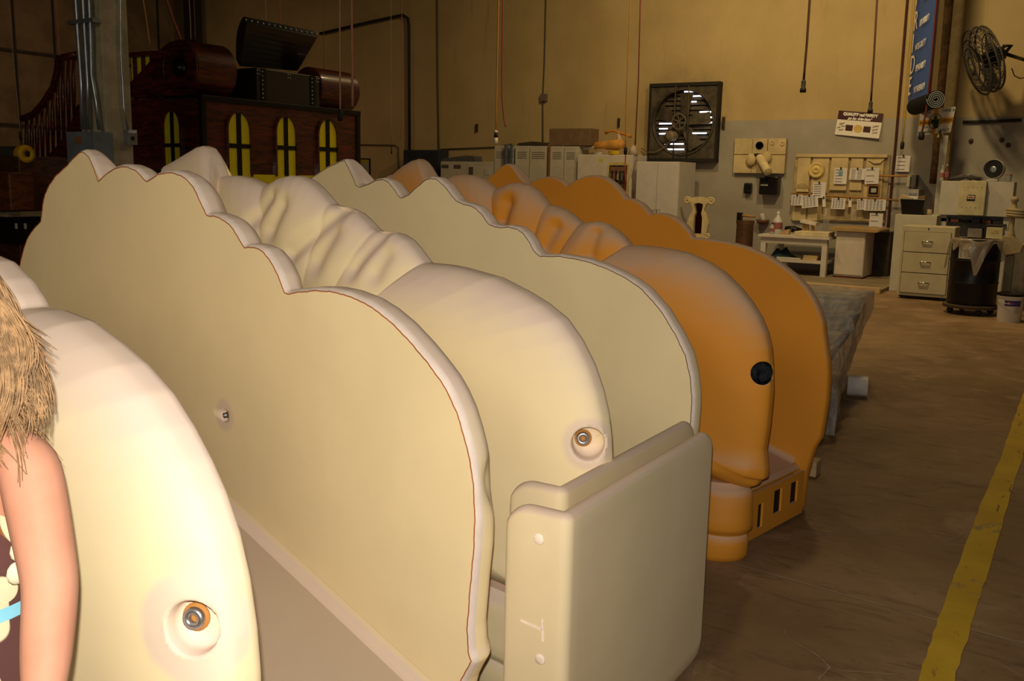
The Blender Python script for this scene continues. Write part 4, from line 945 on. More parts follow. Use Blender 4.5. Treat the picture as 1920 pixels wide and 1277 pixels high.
# fridge with a poster
root, yr_, yl_, zf = cabinet('white_fridge', 'tall white fridge with a bottle-shelf poster and a green sticker', 'fridge', 1083, 1186, 290, XL-.1, .7, mwht, 1, handle=False)
v = onx(1127, 300, XL-.104); G().box(XL-.104, XL-.1005, v[1]-.045, v[1]+.045, v[2]-.025, v[2]+.025).build('sticker', plain('lime_sticker', (.55, .55, .02), .6), root)
y0, y1, z0, z1 = rect(1138, 304, 1179, 380, XL-.1); 
po = G().prism([(y0, z0), (y1, z0), (y1, z1-.05), (y1-.06, z1), (y0+.06, z1), (y0, z1-.05)], lambda y, z: (XL-.1005, y, z), lambda y, z: (XL-.108, y, z)).build('poster', plain('poster_cream', (.58, .45, .17), .6), root)
G().box(XL-.111, XL-.108, y0+.045, y1-.045, z0+.02, z1-.06).build('poster_picture', plain('poster_dark', (.045, .028, .02), .5, var=.9, scale=16), po)
for k in range(5):
    yy = y0+.07+(y1-y0-.14)*k/4
    for zq in (z1-.35, z1-.62): G().lathe([(.022, 0), (.022, .10), (.009, .14), (.009, .19), (.0001, .19)], (XL-.1115, yy, zq), (0, 0, 1), 8).build('poster_bottle', plain(('btl_a', 'btl_b', 'btl_c')[k % 3], ((.25, .1, .05), (.1, .12, .09), (.32, .25, .12))[k % 3], .5), po)
G().box(XL-.1135, XL-.11, y0+.07, y1-.07, z1-.17, z1-.09).build('poster_heading', plain('poster_brown', (.20, .10, .05), .6), po)
# things on the fridge
zt = zf+.004; morn = plain('orange_clay', (.62, .30, .06), .6, var=.2); q = lambda px, py: onx(px, py, XL+.24)
root = thing('clay_cannon_model', 'orange model cannon with a curved bar on top of the fridge', 'model', (*q(1155, 285)[:2], zt))
P0, P1 = q(1116, 274), q(1186, 270)
G().lathe([(.05, 0), (.085, .02), (.09, .25), (.105, .3), (.12, .55), (.10, .62), (.0001, .66)], P0, P1-P0, 18).build('barrel', morn, root, smooth=True)
G().tube([q(1135, 250), q(1142, 246), q(1152, 245), q(1160, 249), q(1174, 252), q(1183, 256)], [.03, .028, .02, .03, .025, .04], 10).build('curved_bar', plain('orange_clay_b', (.60, .24, .04), .6), root, smooth=True)
G().tube([q(1160, 250), q(1161, 258), q(1162, 268)], [.03, .05, .08], 12).build('neck', plain('pink_clay', (.55, .38, .24), .6), root, smooth=True)
G().lathe([(.032, 0), (.032, .30), (.0001, .30)], q(1094, 278), q(1117, 276)-q(1094, 278), 14).build('tube', plain('tube_white', (.62, .57, .48), .5), root, smooth=True, angle=40)
G().box(P0[0]-.06, P0[0]+.1, P1[1]+.05, P0[1]-.05, zt, P0[2]-.05).build('cradle', plain('cradle_tan', (.4, .28, .15), .7), root, bevel=.01)
v = q(1161, 284); tag(G().lathe([(.10, 0), (.11, .01), (.11, .07), (.10, .075), (.0001, .075)], (XL+.01, v[1], zt), (0, 0, 1), 22).build('yellow_lid', plain('lid_yellow', (.62, .42, .02), .4), smooth=True, angle=40), 'yellow plastic tub lid on the fridge', 'lid')
v = q(1133, 284); tag(G().lathe([(.09, 0), (.11, .05), (.10, .05), (.08, .01), (.0001, .01)], (XL+.01, v[1]+.03, zt), (0, 0, 1), 22).build('white_dish', plain('dish_white', (.6, .56, .5), .4), smooth=True, angle=40), 'shallow white dish on the fridge under the cannon', 'dish')
v = onx(1189, 284, XL+.05); tag(G().lathe([(.10, 0), (.07, .12), (.0001, .20)], (v[0], v[1]+.02, zt), (0, 0, 1), 16).build('pale_cone', plain('cone_pale', (.5, .42, .3), .6), smooth=True), 'pale cone-shaped lump at the right of the fridge top', 'model')
# tall white cabinet
root, yr_, yl_, zw = cabinet('tall_white_cabinet', 'tall white two-door cabinet under the exhaust fan', 'cabinet', 1194, 1274, 303, XL-.25, .85, plain('cabinet_white_b', (.60, .55, .50), .5, var=.04), 2, handle=False)
g = G()
for k, (px, py, dy) in enumerate(((1223, 397, .02), (1227, 394, 0), (1231, 396, -.02), (1236, 394, -.01))): v = onx(px, py, XL-.252); g.obox(v, (0, 1, 0), (0, -.25, 1), (1, 0, 0), .006, .035 if k % 2 == 0 else .015, .001)
g.build('pen_mark', mdark, root)
G().tube([onx(*k, XL-.26) for k in ((1193, 300), (1185, 330), (1187, 345), (1188, 372))], .010, 7).build('cable', plain('cable_brown', (.2, .1, .05), .6), root, smooth=True)

# ------------------------------------------------------------------ relief boards, dispensers, posters
mcl = plain('carved_foam', (.58, .45, .23), .75, var=.12, scale=3, bmp=.2); mcl2 = plain('carved_foam_dark', (.40, .30, .15), .8, var=.2); mpap = plain('paper_white', (.72, .66, .63), .8, var=.03); mink = plain('ink_grey', (.22, .22, .26), .8)
XB = WX-.06
y0, y1, z0, z1 = rect(1377, 260, 1473, 325, XB)
root = thing('carved_sample_board', 'carved foam sample board with a round recess and a jutting tube', 'sample board', (XB, (y0+y1)/2, z0))
G().box(XB+.012, WX-.002, y0, y1, z0, z1).build('backing', mcl2, root)
ym = onx(1439, 290, XB)[1]; yk = onx(1411, 290, XB)[1]; zm = onx(1420, 290, XB)[2]
for ya, yb, za, zb in ((yk+.006, y1, zm+.006, z1), (ym+.006, yk-.0, zm+.006, z1), (y0, ym-.006, zm+.006, z1), (yk+.006, y1, z0, zm-.006), (ym+.006, yk, z0, zm-.006), (y0, ym-.006, z0, zm-.006)):
    G().box(XB-.03, XB+.013, ya, yb, za, zb).build('foam_tile', mcl, root, bevel=.006)
v = onx(1424, 273, XB-.03); G().lathe([(.09, -.0), (.085, .005), (.07, -.002), (.0001, -.02)], v, (-1, 0, 0), 22).build('round_recess', mcl2, root, smooth=True)
for px, py in ((1448, 268), (1467, 269)): G().lathe([(.02, 0), (.045, .0), (.04, .015), (.02, .012)], onx(px, py, XB-.03), (-1, 0, 0), 16).build('rosette', mcl, root, smooth=True)
for px, py in ((1408, 300), (1437, 295)): G().ball(onx(px, py, XB-.07), (.06, .10, .12), 14, 9).build('lump', mcl, root, smooth=True)
a, b = onx(1424, 295, XB-.06), onx(1441, 324, XB-.35)
G().lathe([(.075, 0), (.08, .02), (.08, .95*np.linalg.norm(b-a)), (.0001, np.linalg.norm(b-a))], a, b-a, 18).build('tube', plain('tube_cream', (.68, .54, .30), .6), root, smooth=True, angle=40)
G().box(XB-.08, XB-.032, onx(1430, 288, XB)[1], onx(1416, 288, XB)[1], onx(1424, 296, XB)[2], onx(1424, 288, XB)[2]).build('dark_clamp', mdark, root, bevel=.01)
def dispenser(label, px0, py0, px1, py1, d, strip):
    y0, y1, z0, z1 = rect(px0, py0, px1, py1, WX-d); root = thing('wall_dispenser', label, 'dispenser', (WX-d/2, (y0+y1)/2, z0))
    G().box(WX-d, WX-.002, y0, y1, z0, z1).build('case', plain('dispenser_black', (.012, .011, .010), .3), root, bevel=.02)
    if strip: v = onx(1433, 347, WX-d-.002); G().box(WX-d-.004, WX-d+.002, v[1]-.07, v[1]+.07, v[2]-.014, v[2]+.014).build('name_strip', plain('strip_grey', (.3, .28, .25), .5), root)
    else: G().box(WX-d-.015, WX-d+.001, y0+.02, y1-.02, z0+.01, z0+.06).build('push_lever', mblk, root, bevel=.006)
dispenser('large black paper towel dispenser under the carved sample board', 1423, 331, 1458, 365, .22, True)
dispenser('small black soap dispenser left of the towel dispenser', 1394, 343, 1408, 363, .1, False)
# big relief board
y0, y1, z0, z1 = rect(1487, 290, 1664, 415, XB)
root = thing('relief_board', 'large cream relief board hung with clipped papers and a round plate', 'relief board', (XB, (y0+y1)/2, z0))
G().box(XB+.012, WX-.002, y0, y1, z0, z1).build('backing', mcl2, root)
def panelpx(n, px0, py0, px1, py1, t=.03, m=None, par=None, bv=.006, X=None):
    X = XB+.012 if X is None else X; v = rect(px0, py0, px1, py1, X-t); return G().box(X-t, X, v[0], v[1], v[2], v[3]).build(n, m or mcl, par or root, bevel=bv)
panelpx('relief_slab', 1494, 293, 1518, 360, .05); panelpx('relief_slab', 1522, 293, 1553, 362, .035); panelpx('relief_slab', 1557, 293, 1589, 357, .055)
panelpx('relief_slab', 1594, 293, 1617, 357, .04); panelpx('relief_slab', 1622, 293, 1655, 372, .035); panelpx('top_rail', 1493, 289, 1664, 295, .07)
panelpx('relief_slab', 1486, 389, 1511, 414, .03); panelpx('relief_slab', 1514, 389, 1533, 414, .03); panelpx('relief_slab', 1537, 375, 1655, 414, .015, mcl2)
v = onx(1504, 353, XB-.04); G().prism([(v[1]+.14*math.cos(a), v[2]+.09*math.sin(a)) for a in np.linspace(0, math.pi, 16)], lambda y, z: (XB-.045, y, z), lambda y, z: (XB-.036, y, z)).build('arch_recess', mcl2, root)
v = onx(1531, 319, XB-.03); G().lathe([(.145, 0), (.15, .02), (.14, .045), (.115, .05), (.10, .03), (.07, .028), (.06, .05), (.03, .055), (.025, .035), (.0001, .035)], v, (-1, 0, 0), 28).build('round_plate', plain('plate_yellow', (.66, .50, .18), .5), root, smooth=True)
G().tube([onx(1628, 300, XB-.04), onx(1640, 306, XB-.04), onx(1650, 305, XB-.04), onx(1658, 298, XB-.04)], [.01, .02, .02, .01], 8).build('carved_scroll', mcl, root, smooth=True)
fr = panelpx('small_frame', 1626, 346, 1649, 367, .07, plain('frame_orange', (.36, .17, .05), .6)); panelpx('frame_picture', 1629, 349, 1646, 364, .078, mblk, fr, .0); panelpx('frame_card', 1633, 353, 1643, 361, .082, plain('card_grey', (.4, .38, .33), .6), fr, .0)
mrail = plain('clip_rail', (.42, .20, .05), .6)
for (pa, pb, dx) in (((1484, 363), (1690, 376), .10), ((1648, 330), (1702, 330), .10)):
    G().tube([onx(*pa, XB-dx), onx(*pb, XB-dx)], .017, 8).build('clip_rail', mrail, root, smooth=True)
# papers: each one a sheet pinned on the rail
def paper(label, px0, py0, px1, py1, X, tilt=0.0, lines=5, cols=1, blue=False):
    y0, y1, z0, z1 = rect(px0, py0, px1, py1, X); r = thing('paper_sheet', label, 'paper', (X, (y0+y1)/2, z0), 0, 'papers clipped on the wall')
    c_ = np.array([X, (y0+y1)/2, (z0+z1)/2]); w, h = (y1-y0)/2, (z1-z0)/2; uy = np.array([0, math.cos(tilt), math.sin(tilt)]); uz = np.array([0, -math.sin(tilt), math.cos(tilt)])
    rows = [[c_+uy*w*s+uz*h*t_+np.array([-.012*(1-t_)**2*.5*math.cos(s), 0, 0]) for s in np.linspace(1, -1, 5)] for t_ in np.linspace(1, -1, 6)]
    G().grid(rows).build('sheet', mpap, r, smooth=True)
    g = G()
    for k in range(lines):
        for cc in range(cols):
            s0 = -.8+1.6*cc/cols; s1 = s0+1.6/cols*.7; t_ = .75-1.45*k/max(1, lines-1)
            m_ = c_+uy*w*(s0+s1)/2*-1+uz*h*t_+np.array([-.012*(1-t_)**2*.5-.004, 0, 0]); g.obox(m_, uy, uz, (1, 0, 0), w*(s1-s0)/2, .006, .0008)
    if lines: g.build('printed_lines', mink, r)
    if blue: G().obox(c_+uz*h*.35+np.array([-.012, 0, 0]), uy, uz, (1, 0, 0), .035, .035, .001).build('blue_stamp', plain('stamp_blue', (.16, .35, .5), .6), r)
    p = c_+uz*h*.98+np.array([-.01, 0, 0]); G().box(p[0]-.012, p[0]+.006, p[1]-.012, p[1]+.012, p[2]-.02, p[2]+.02).build('clip', mdark, r, bevel=.003)
XP = XB-.12
paper('white sheet with a blue stamp on the relief board', 1564, 315, 1588, 345, XB-.062, 0, 5, 1, True)
paper('small ruled card between two taller sheets on the relief board', 1593, 316, 1622, 337, XB-.062, 0, 5, 2)
paper('tall white sheet near the right edge of the relief board', 1622, 315, 1648, 345, XB-.062, -.03, 3)
paper('tall lined sheet hanging just below the round plate', 1524, 342, 1548, 371, XP, -.04, 6)
paper('leftmost calendar sheet on the orange rail', 1484, 365, 1505, 385, XP, 0, 6, 3)
paper('tilted calendar sheet second on the orange rail', 1503, 366, 1534, 389, XP-.02, -.14, 6, 4)
paper('narrow strip of paper left of the middle calendar', 1542, 370, 1548, 388, XP, -.1, 0)
paper('middle calendar sheet with a blue corner mark on the rail', 1559, 372, 1585, 392, XP, 0, 6, 4)
paper('narrow strip of paper right of the middle calendar', 1591, 372, 1597, 388, XP, -.05, 0)
paper('calendar sheet partly covered by the glossy one', 1607, 373, 1625, 393, XP, -.08, 6, 3)
paper('wide glossy calendar sheet at the right end of the rail', 1620, 374, 1661, 395, XP-.02, -.02, 6, 5)
paper('blank white sheet leaning low at the right of the relief board', 1630, 400, 1655, 430, XP-.1, 0, 3)
paper('lone white sheet on the wall right of the dark red pipe', 1680, 292, 1706, 322, WX-.03, 0, 4)
# glossy bags on the board
mbag = glassy('bag_film', (.7, .66, .6), .25, .1)
for i, (px0, py0, px1, py1) in enumerate(((1544, 390, 1556, 420), (1596, 392, 1606, 414))):
    y0, y1, z0, z1 = rect(px0, py0, px1, py1, XP-.03); rows = [[(XP-.03-.03*math.sin(u*3)*math.sin(v*3)-.01*math.sin(u*9+v*7), y0+(y1-y0)*u, z0+(z1-z0)*v) for u in np.linspace(0, 1, 7)] for v in np.linspace(0, 1, 8)]
    tag(G().grid(rows).build('plastic_bag', mbag, smooth=True), ('clear glossy bag hanging left of the middle calendar', 'clear glossy bag hanging right of the middle calendar')[i], 'plastic bag')
# QUALITY and SAFETY poster
TLc, TRc, BRc, BLc = onx(1573, 207, WX-.006), onx(1657, 213, WX-.006), onx(1648, 260, WX-.07), onx(1565, 252, WX-.03)
root = thing('safety_poster', 'white and maroon quality and safety poster tilted on the wall', 'poster', (TLc+TRc+BRc+BLc)/4-np.array([0, 0, .3]))
def pq(u, v, d=0.0): return TLc*(1-u)*(1-v)+TRc*u*(1-v)+BRc*u*v+BLc*(1-u)*v-np.array([d, 0, 0])
mmar = plain('maroon_print', (.060, .012, .014), .5)
G().grid([[pq(u, v) for u in np.linspace(0, 1, 9)] for v in np.linspace(0, 1, 7)]).build('sheet', plain('poster_white', (.80, .74, .64), .55, var=.02), root)
G().grid([[pq(u, v, .003) for u in (0, 1)] for v in (0, .36)]).build('title_band', mmar, root)
ux = TRc-TLc; uv = TLc-BLc; HP = np.linalg.norm(uv); WP = np.linalg.norm(ux); mwt = plain('print_white', (.85, .80, .72), .5)
text('title_text', 'QUALITY and SAFETY', pq(.5, .17, .006), ux, uv, HP*.105, mwt, root, 'CENTER', 0, .001, .98, .006)
text('title_text', 'go hand-in-hand', pq(.5, .33, .006), ux, uv, HP*.105, mwt, root, 'CENTER', .25, .001, .98, .004)
for u in (.30, .70): G().grid([[pq(u+du, v, .004) for du in (-.08, .08)] for v in (.56, .80)]).build('dark_square', mmar, root)
c_ = pq(.5, .68, .005); g = G(); g.add([c_]+[pq(.5+.10*math.cos(a), .68+.16*math.sin(a), .005) for a in np.linspace(0, 2*math.pi, 28)[:-1]], [(0, i+1, (i+1) % 27+1) for i in range(27)]); g.build('yellow_disc', plain('disc_yellow', (.66, .46, .14), .6), root)
for k, s in enumerate(('Right', 'the First', 'Time')): text('side_text', s, pq(.12, .56+.13*k, .006), ux+uv*.3, uv, HP*.075, mmar, root, 'CENTER', .2, .001)
for k, s in enumerate(('Safety', 'Every', 'Time')): text('side_text', s, pq(.88, .56+.13*k, .006), ux+uv*.3, uv, HP*.075, mmar, root, 'CENTER', .2, .001)
# PRIDE banner, hung out from the wall on a bracket
az = math.radians(20.2); bd = np.array([math.cos(az), math.sin(az), 0])          # banner runs away from us along bd
BL = onx(1702, 190, 17.3); nb = np.array([-bd[1], bd[0], 0])
def onban(x, y): d = ray(x, y); t_ = ((BL-EYE)@nb)/(d@nb); return EYE+d*t_
BR = onban(1741, 196); Wb = np.linalg.norm((BR-BL)[:2]); zb = BL[2]-.02
root = thing('pride_banner', 'long blue hanging banner spelling PRIDE with its end rolled up', 'banner', ((BL[0]+BR[0])/2, (BL[1]+BR[1])/2, zb))
bx_ = -bd; mban = plain('banner_blue', (.030, .095, .36), .6, var=.06)
g = G(); rows = []
for z in np.linspace(zb, CZ-.9, 14): rows.append([np.array([BL[0], BL[1], z])+bx_*Wb*u+nb*.012*math.sin(z*2+u*2) for u in np.linspace(0, 1, 6)])
rows2 = [[p-nb*-.006 for p in r] for r in rows]; g.grid(rows); g.build('banner_cloth', mban, root, smooth=True)
G().tube([np.array([BL[0], BL[1], CZ-.88])+bx_*-.05, np.array([BL[0], BL[1], CZ-.88])+bx_*(Wb+.05)], .02, 8).build('hanging_rod', mpipe, root)
G().tube([np.array([BL[0], BL[1], CZ-.88])+bx_*Wb/2, np.array([BL[0], BL[1], CZ-.02])+bx_*Wb/2], .01, 6).build('hanging_wire', mpipe, root)
e_ = np.array([BR[0], BR[1], 0])+bx_*.004
G().tube([np.array([*e_[:2], CZ-.9]), np.array([*e_[:2], zb])], .018, 6).build('edge_hem', plain('hem_dark', (.05, .012, .02), .7), root)
bn = np.cross(bx_, UZ)                                                            # towards the viewer
letters = [('P', 'ROFESSIONALISM', (1717, 14)), ('R', 'ESPONSIBILITY', (1714, 60)), ('I', 'NTEGRITY', (1711, 101)), ('D', 'EPENDABILITY', (1706, 142)), ('E', 'NTHUSIASM', (1703, 181))]
for big, small, (px, py) in letters:
    p = onban(px, py); p = np.array([BL[0], BL[1], p[2]])+bx_*Wb*.06
    text('banner_letter', big, p+bn*.03, bx_, UZ, .30, mwt, root, 'LEFT', 0, .001, 1.15)
    text('banner_word', small, p+bx_*Wb*(.29 if big != 'I' else .17)+bn*.03, bx_, UZ, .10, mwt, root, 'LEFT', 0, .001, Wb*.56/(len(small)*.098))
rc_ = onx(1755, 186, BR[0]-.1); sp = []
G().lathe([(.001, 0), (.13, 0), (.13, Wb*.9), (.001, Wb*.9)], rc_+bd*.02, bd, 28).build('rolled_end', plain('roll_navy', (.008, .010, .014), .8, spec=.1), root, smooth=True, angle=40)
G().tube([rc_-bd*.004+(np.array([-bd[1], bd[0], 0])*math.cos(a)+UZ*math.sin(a))*(.02+.108*a/(8*math.pi)) for a in np.linspace(0, 8*math.pi, 120)], .008, 5).build('roll_spiral', plain('spiral_grey', (.22, .24, .24), .8), root, smooth=True)
cord('dark red cord hanging along the right edge of the banner', [(1757, -10), (1745, 130), (1737, 205), (1728, 252)], 15.7, (.10, .018, .02), .014, 'plug')
# rough brown pipe behind the banner
pipe('rough brown standpipe between the banner and the pilaster', [(1782, -10), (1774, 90), (1766, 175), (1760, 260), (1752, 345)], WX-.2, .085, plain('rough_brown', (.15, .085, .035), .9, var=.35, scale=8, bmp=.6), toceil=True)
# THINK & WORK SAFELY sign
TLc, TRc, BRc, BLc = onx(1726, 207, 17.35), onx(1792, 200, 17.15), onx(1782, 248, 17.15), onx(1720, 254, 17.35)
root = thing('think_safely_sign', 'white safety sign with orange bars and a green cross', 'sign', (TLc+TRc+BRc+BLc)/4-np.array([0, 0, .26]))
G().prism([(0, 0), (1, 0), (1, 1), (0, 1)], lambda u, v: pq(u, v), lambda u, v: pq(u, v, -.015)).build('board', plain('poster_white', (.8, .74, .64), .5), root)
G().box(17.22, WX-.01, (TLc[1]+TRc[1])/2-.03, (TLc[1]+TRc[1])/2+.03, TLc[2]-.3, TLc[2]-.22).build('mounting_arm', mpipe, root)
mor = plain('print_orange', (.80, .36, .02), .5); mgr = plain('print_green', (.012, .10, .05), .5)
G().grid([[pq(u, v, .003) for u in (.42, .54)] for v in (.0, 1)]).build('orange_bar', mor, root); G().grid([[pq(u, v, .0035) for u in (0, 1)] for v in (.40, .62)]).build('orange_bar', mor, root)
g = G(); n = 28
rr_ = [[pq(.48+r*.19*math.cos(a), .51+r*.30*math.sin(a), .006) for a in np.linspace(0, 2*math.pi, n+1)] for r in (1, .9)]
g.grid(rr_); g.build('green_ring', mgr, root)
g = G()
for (u0, u1, v0, v1) in ((.44, .52, .29, .73), (.36, .60, .43, .59)): g.grid([[pq(u, v, .007) for u in (u0, u1)] for v in (v0, v1)])
g.build('green_cross', mgr, root)
ux = TRc-TLc; uv = TLc-BLc; HP = np.linalg.norm(uv)
for s, u, v, sz in (('PIENSA', .03, .17, .11), ('Y', .18, .33, .09), ('TRABAJA', .02, .57, .10), ('CON', .12, .74, .09), ('SEGURIDAD!', .01, .95, .10), ('THINK &', .62, .17, .12), ('WORK', .70, .57, .12), ('SAFELY!', .62, .95, .12)):
    text('sign_text', s, pq(u, v, .009), ux, uv, HP*sz, mgr, root, 'LEFT', 0, .001, .8)
# wall fan on an arm
fc = onx(1846, 112, 16.9); fa = -rt*.92-up*.32+fw*.18; fa /= np.linalg.norm(fa)
mgd = plain('fan_grey', (.06, .055, .05), .6); root = thing('wall_fan', 'dark round wall fan angled on a bracket at the upper right', 'wall fan', (fc[0], fc[1], fc[2]-.5))
uu = np.cross(fa, UZ); uu /= np.linalg.norm(uu); vv = np.cross(uu, fa)
RF = .52
for r, d in ((RF, 0), (RF*1.0, .12), (RF*.97, -.08), (RF*.75, .17), (RF*.5, .19), (RF*.25, .20), (RF*.72, -.13), (RF*.4, -.15)):
    G().tube([fc+fa*d+(uu*math.cos(a)+vv*math.sin(a))*r for a in np.linspace(0, 2*math.pi, 33)], .010 if r < RF*.9 else .016, 5, False).build('guard_ring', mgd, root, smooth=True)
for k in range(36):
    a = 2*math.pi*k/36; w = uu*math.cos(a)+vv*math.sin(a)
    G().tube([fc+fa*.2+w*.1, fc+fa*.19+w*RF*.5, fc+fa*.15+w*RF*.85, fc+w*RF, fc-fa*.08+w*RF*.97, fc-fa*.14+w*RF*.6, fc-fa*.15+w*.12], .005, 4, False).build('guard_wire', mgd, root, smooth=True)
for k in range(3):
    a = 2*math.pi*k/3+.4; u = uu*math.cos(a)+vv*math.sin(a); v = -uu*math.sin(a)+vv*math.cos(a)
    G().grid([[fc+u*RF*t_+v*RF*(.14+.25*t_)*s+fa*.04*s for s in (-1, -.3, .4, 1)] for t_ in (.12, .35, .6, .85)]).build('fan_blade', mgd, root, smooth=True)
G().lathe([(.001, -.30), (.10, -.29), (.12, -.2), (.12, -.08), (.09, .03), (.001, .06)], fc, fa, 18).build('motor', mblk, root, smooth=True)
m0 = fc-fa*.28; wl = onx(1935, 112, WX); wl[1] = min(wl[1], m0[1]-.3)
G().tube([m0, (m0+wl)/2+[0, 0, -.02], [WX-.01, wl[1], m0[2]-.02]], .03, 8).build('bracket_arm', mblk, root, smooth=True)
G().tube([m0+[0, 0, .1], m0+[.1, -.1, .12], m0+[.05, -.02, 0]], .03, 8).build('tilt_knob', mblk, root, smooth=True)
G().box(WX-.03, WX-.001, wl[1]-.1, wl[1]+.1, m0[2]-.15, m0[2]+.12).build('wall_plate', mblk, root)
q0 = onx(1897, 128, 17.4); G().tube([q0, onx(1902, 142, 17.4), onx(1912, 147, 17.4), onx(1925, 145, 17.6)], .008, 6).build('cable', mblk, root, smooth=True)
# ------------------------------------------------------------------ raised plinth with bench and cabinet
a, b = onz(1480, 533), onz(1668, 555); XPf = (a[0]+b[0])/2-.1; HPL = .06
yA, yB = onx(1300, 530, XPf)[1], onx(1672, 480, 15.9)[1]+.02
root = thing('low_platform', 'low grey platform edged with a pale wooden strip', 'platform', ((XPf+WX)/2, (yA+yB)/2, 0))
G().box(XPf, WX-.01, yB, yA, .001, HPL).build('platform_top', plain('platform_grey', (.26, .20, .125), .8, var=.15, scale=2), root)
G().box(XPf-.07, XPf-.001, yB, yA, .001, HPL+.035).build('edge_strip', wood('edge_pine', (.62, .42, .2), (.52, .34, .15), 2, (8, 1, 8)), root, bevel=.008)
# workbench
XW = 16.75; zt = onx(1490, 442, XW)[2]; yl, yr = onx(1427, 445, XW)[1], onx(1554, 450, XW)[1]
mbw = plain('bench_white', (.60, .54, .46), .6, var=.05)
root = thing('white_workbench', 'white wooden workbench with a low shelf against the wall', 'workbench', ((XW+WX)/2-.1, (yl+yr)/2, HPL))
G().box(XW-.05, WX-.25, yr-.02, yl+.04, zt-.045, zt).build('bench_top', mbw, root, bevel=.004)
G().box(XW, XW+.04, yr+.02, yl, zt-.15, zt-.046).build('apron', mbw, root)
for x in (XW, WX-.4):
    for y in (yr+.02, yl-.09): G().box(x+.001, x+.11, y, y+.09, HPL+.001, zt-.046).build('leg', mbw, root, bevel=.003)
zs = onx(1500, 488, XW)[2]; G().box(XW+.02, WX-.3, yr+.03, yl-.01, zs-.05, zs).build('shelf', mbw, root, bevel=.003)
zt2 = zt+.003
p0, p1 = onx(1492, 437, XW+.1), onx(1556, 440, XW+.1); G_ = G().box(XW+.0, XW+.45, p1[1], p0[1], zt2, zt2+.075)
tag(G_.build('foam_slab', plain('slab_cream', (.66, .55, .33), .7), bevel=.006), 'long cream foam slab on the workbench', 'foam slab')
v0, v1 = onx(1503, 414, 17.2), onx(1533, 420, 17.2); ctr = (v0+v1)/2; 
root = thing('carved_foot_model', 'carved wooden model propped under a white card on the bench', 'model', (ctr[0], ctr[1], zt2))
G().obox(ctr-[0, 0, .0], (0, .98, .17), (1, 0, 0), (0, -.17, .98), .14, .1, .03).build('card', plain('card_white', (.66, .58, .5), .6), root)
for dy in (-.08, .03, .1): G().tube([(ctr[0], ctr[1]+dy, zt2+.02), (ctr[0]-.02, ctr[1]+dy*.8, ctr[2]-.03)], [.03, .025], 8).build('carved_toe', plain('carved_tan', (.42, .24, .1), .6), root, smooth=True)
def bottle(label, px, pyb, h, r, mat, capm, X, z):
    q = onx(px, pyb, X); root = thing('bottle', label, 'bottle', (X, q[1], z))
    G().lathe([(r*.95, 0), (r, .01), (r, h*.6), (r*.35, h*.78), (r*.3, h*.86), (.0001, h*.86)], (X, q[1], z), (0, 0, 1), 18).build('bottle_body', mat, root, smooth=True, angle=50)
    G().lathe([(r*.36, h*.86), (r*.36, h*.93), (r*.12, h), (.0001, h)], (X, q[1], z), (0, 0, 1), 14).build('cap', capm, root, smooth=True, angle=50)
    G().lathe([(r*1.01, h*.2), (r*1.015, h*.22), (r*1.015, h*.48), (r*1.01, h*.5)], (X, q[1], z), (0, 0, 1), 18).build('label_band', plain('band_red', (.30, .10, .10), .6), root, smooth=True)
mpl = plain('bottle_white', (.62, .60, .56), .4)
bottle('white spray bottle with a red band at the left of the bench', 1457, 438, .40, .085, mpl, mpl, 17.2, zt2)
bottle('small clear bottle beside the white spray bottle', 1447, 438, .20, .045, plain('bottle_clear', (.4, .38, .34), .2), mblk, 17.0, zt2)
q = onx(1488, 440, 17.35)
root = thing('dark_tool_pile', 'dark power tool lying on the bench behind the foam slab', 'tool', (17.3, q[1], zt2))
G().tube([(17.3, q[1]+.14, zt2+.08), (17.3, q[1], zt2+.085), (17.3, q[1]-.15, zt2+.06)], [.05, .065, .04], 10).build('tool_body', mblk, root, smooth=True)
G().tube([(17.3, q[1]+.05, zt2+.06), (17.22, q[1]+.12, zt2+.05)], [.04, .035], 8).build('tool_grip', mblk, root, smooth=True)
q = onx(1469, 440, 17.05); tag(G().prism([(q[1]+.1, zt2), (q[1]-.1, zt2), (q[1]-.12, zt2+.10), (q[1]-.02, zt2+.07)], lambda y, z: (17.0, y, z), lambda y, z: (17.12, y, z)).build('wood_wedge', plain('wedge_tan', (.46, .3, .14), .7), bevel=.005), 'tan wooden wedge on the bench beside the bottles', 'wedge')
zs2 = zs+.003
for k, (px0, px1, lab) in enumerate(((1507, 1533, 'lower pale board on the bench shelf'), (1508, 1534, 'upper pale board on the bench shelf'))):
    A, Bq = onx(px0, 480, XW+.15), onx(px1, 480, XW+.15); tag(G().box(XW+.1, XW+.6, Bq[1], A[1], zs2+.042*k, zs2+.04+.042*k).build('pale_board', wood('board_pine', (.58, .42, .2), (.46, .32, .14)), bevel=.003), lab, 'board', 'boards on the bench shelf')
A, Bq = onx(1440, 478, XW+.2), onx(1487, 478, XW+.2); rows = []
for u in np.linspace(0, 1, 12):
    rows.append([(XW+.08+.45*v, A[1]+(Bq[1]-A[1])*u, zs2+.004+.16*math.sin(math.pi*u)*math.sin(math.pi*v)*(1+.35*math.sin(u*14+v*9))) for v in np.linspace(0, 1, 10)])
tag(G().grid(rows).build('blue_cloth_heap', plain('cloth_blue', (.025, .05, .06), .9), smooth=True), 'crumpled dark blue cloth on the bench shelf', 'cloth')
A, Bq = onx(1458, 485, XW+.1), onx(1502, 490, XW+.1); tag(G().box(XW+.05, XW+.30, Bq[1], A[1], zs2+.001, zs2+.02).build('white_paper_pile', mpap, bevel=.003) if False else G().box(XW+.03, XW+.075, Bq[1], A[1], zs2+.001, zs2+.03).build('white_batten', mbw, bevel=.003), 'white batten along the front of the bench shelf', 'batten')
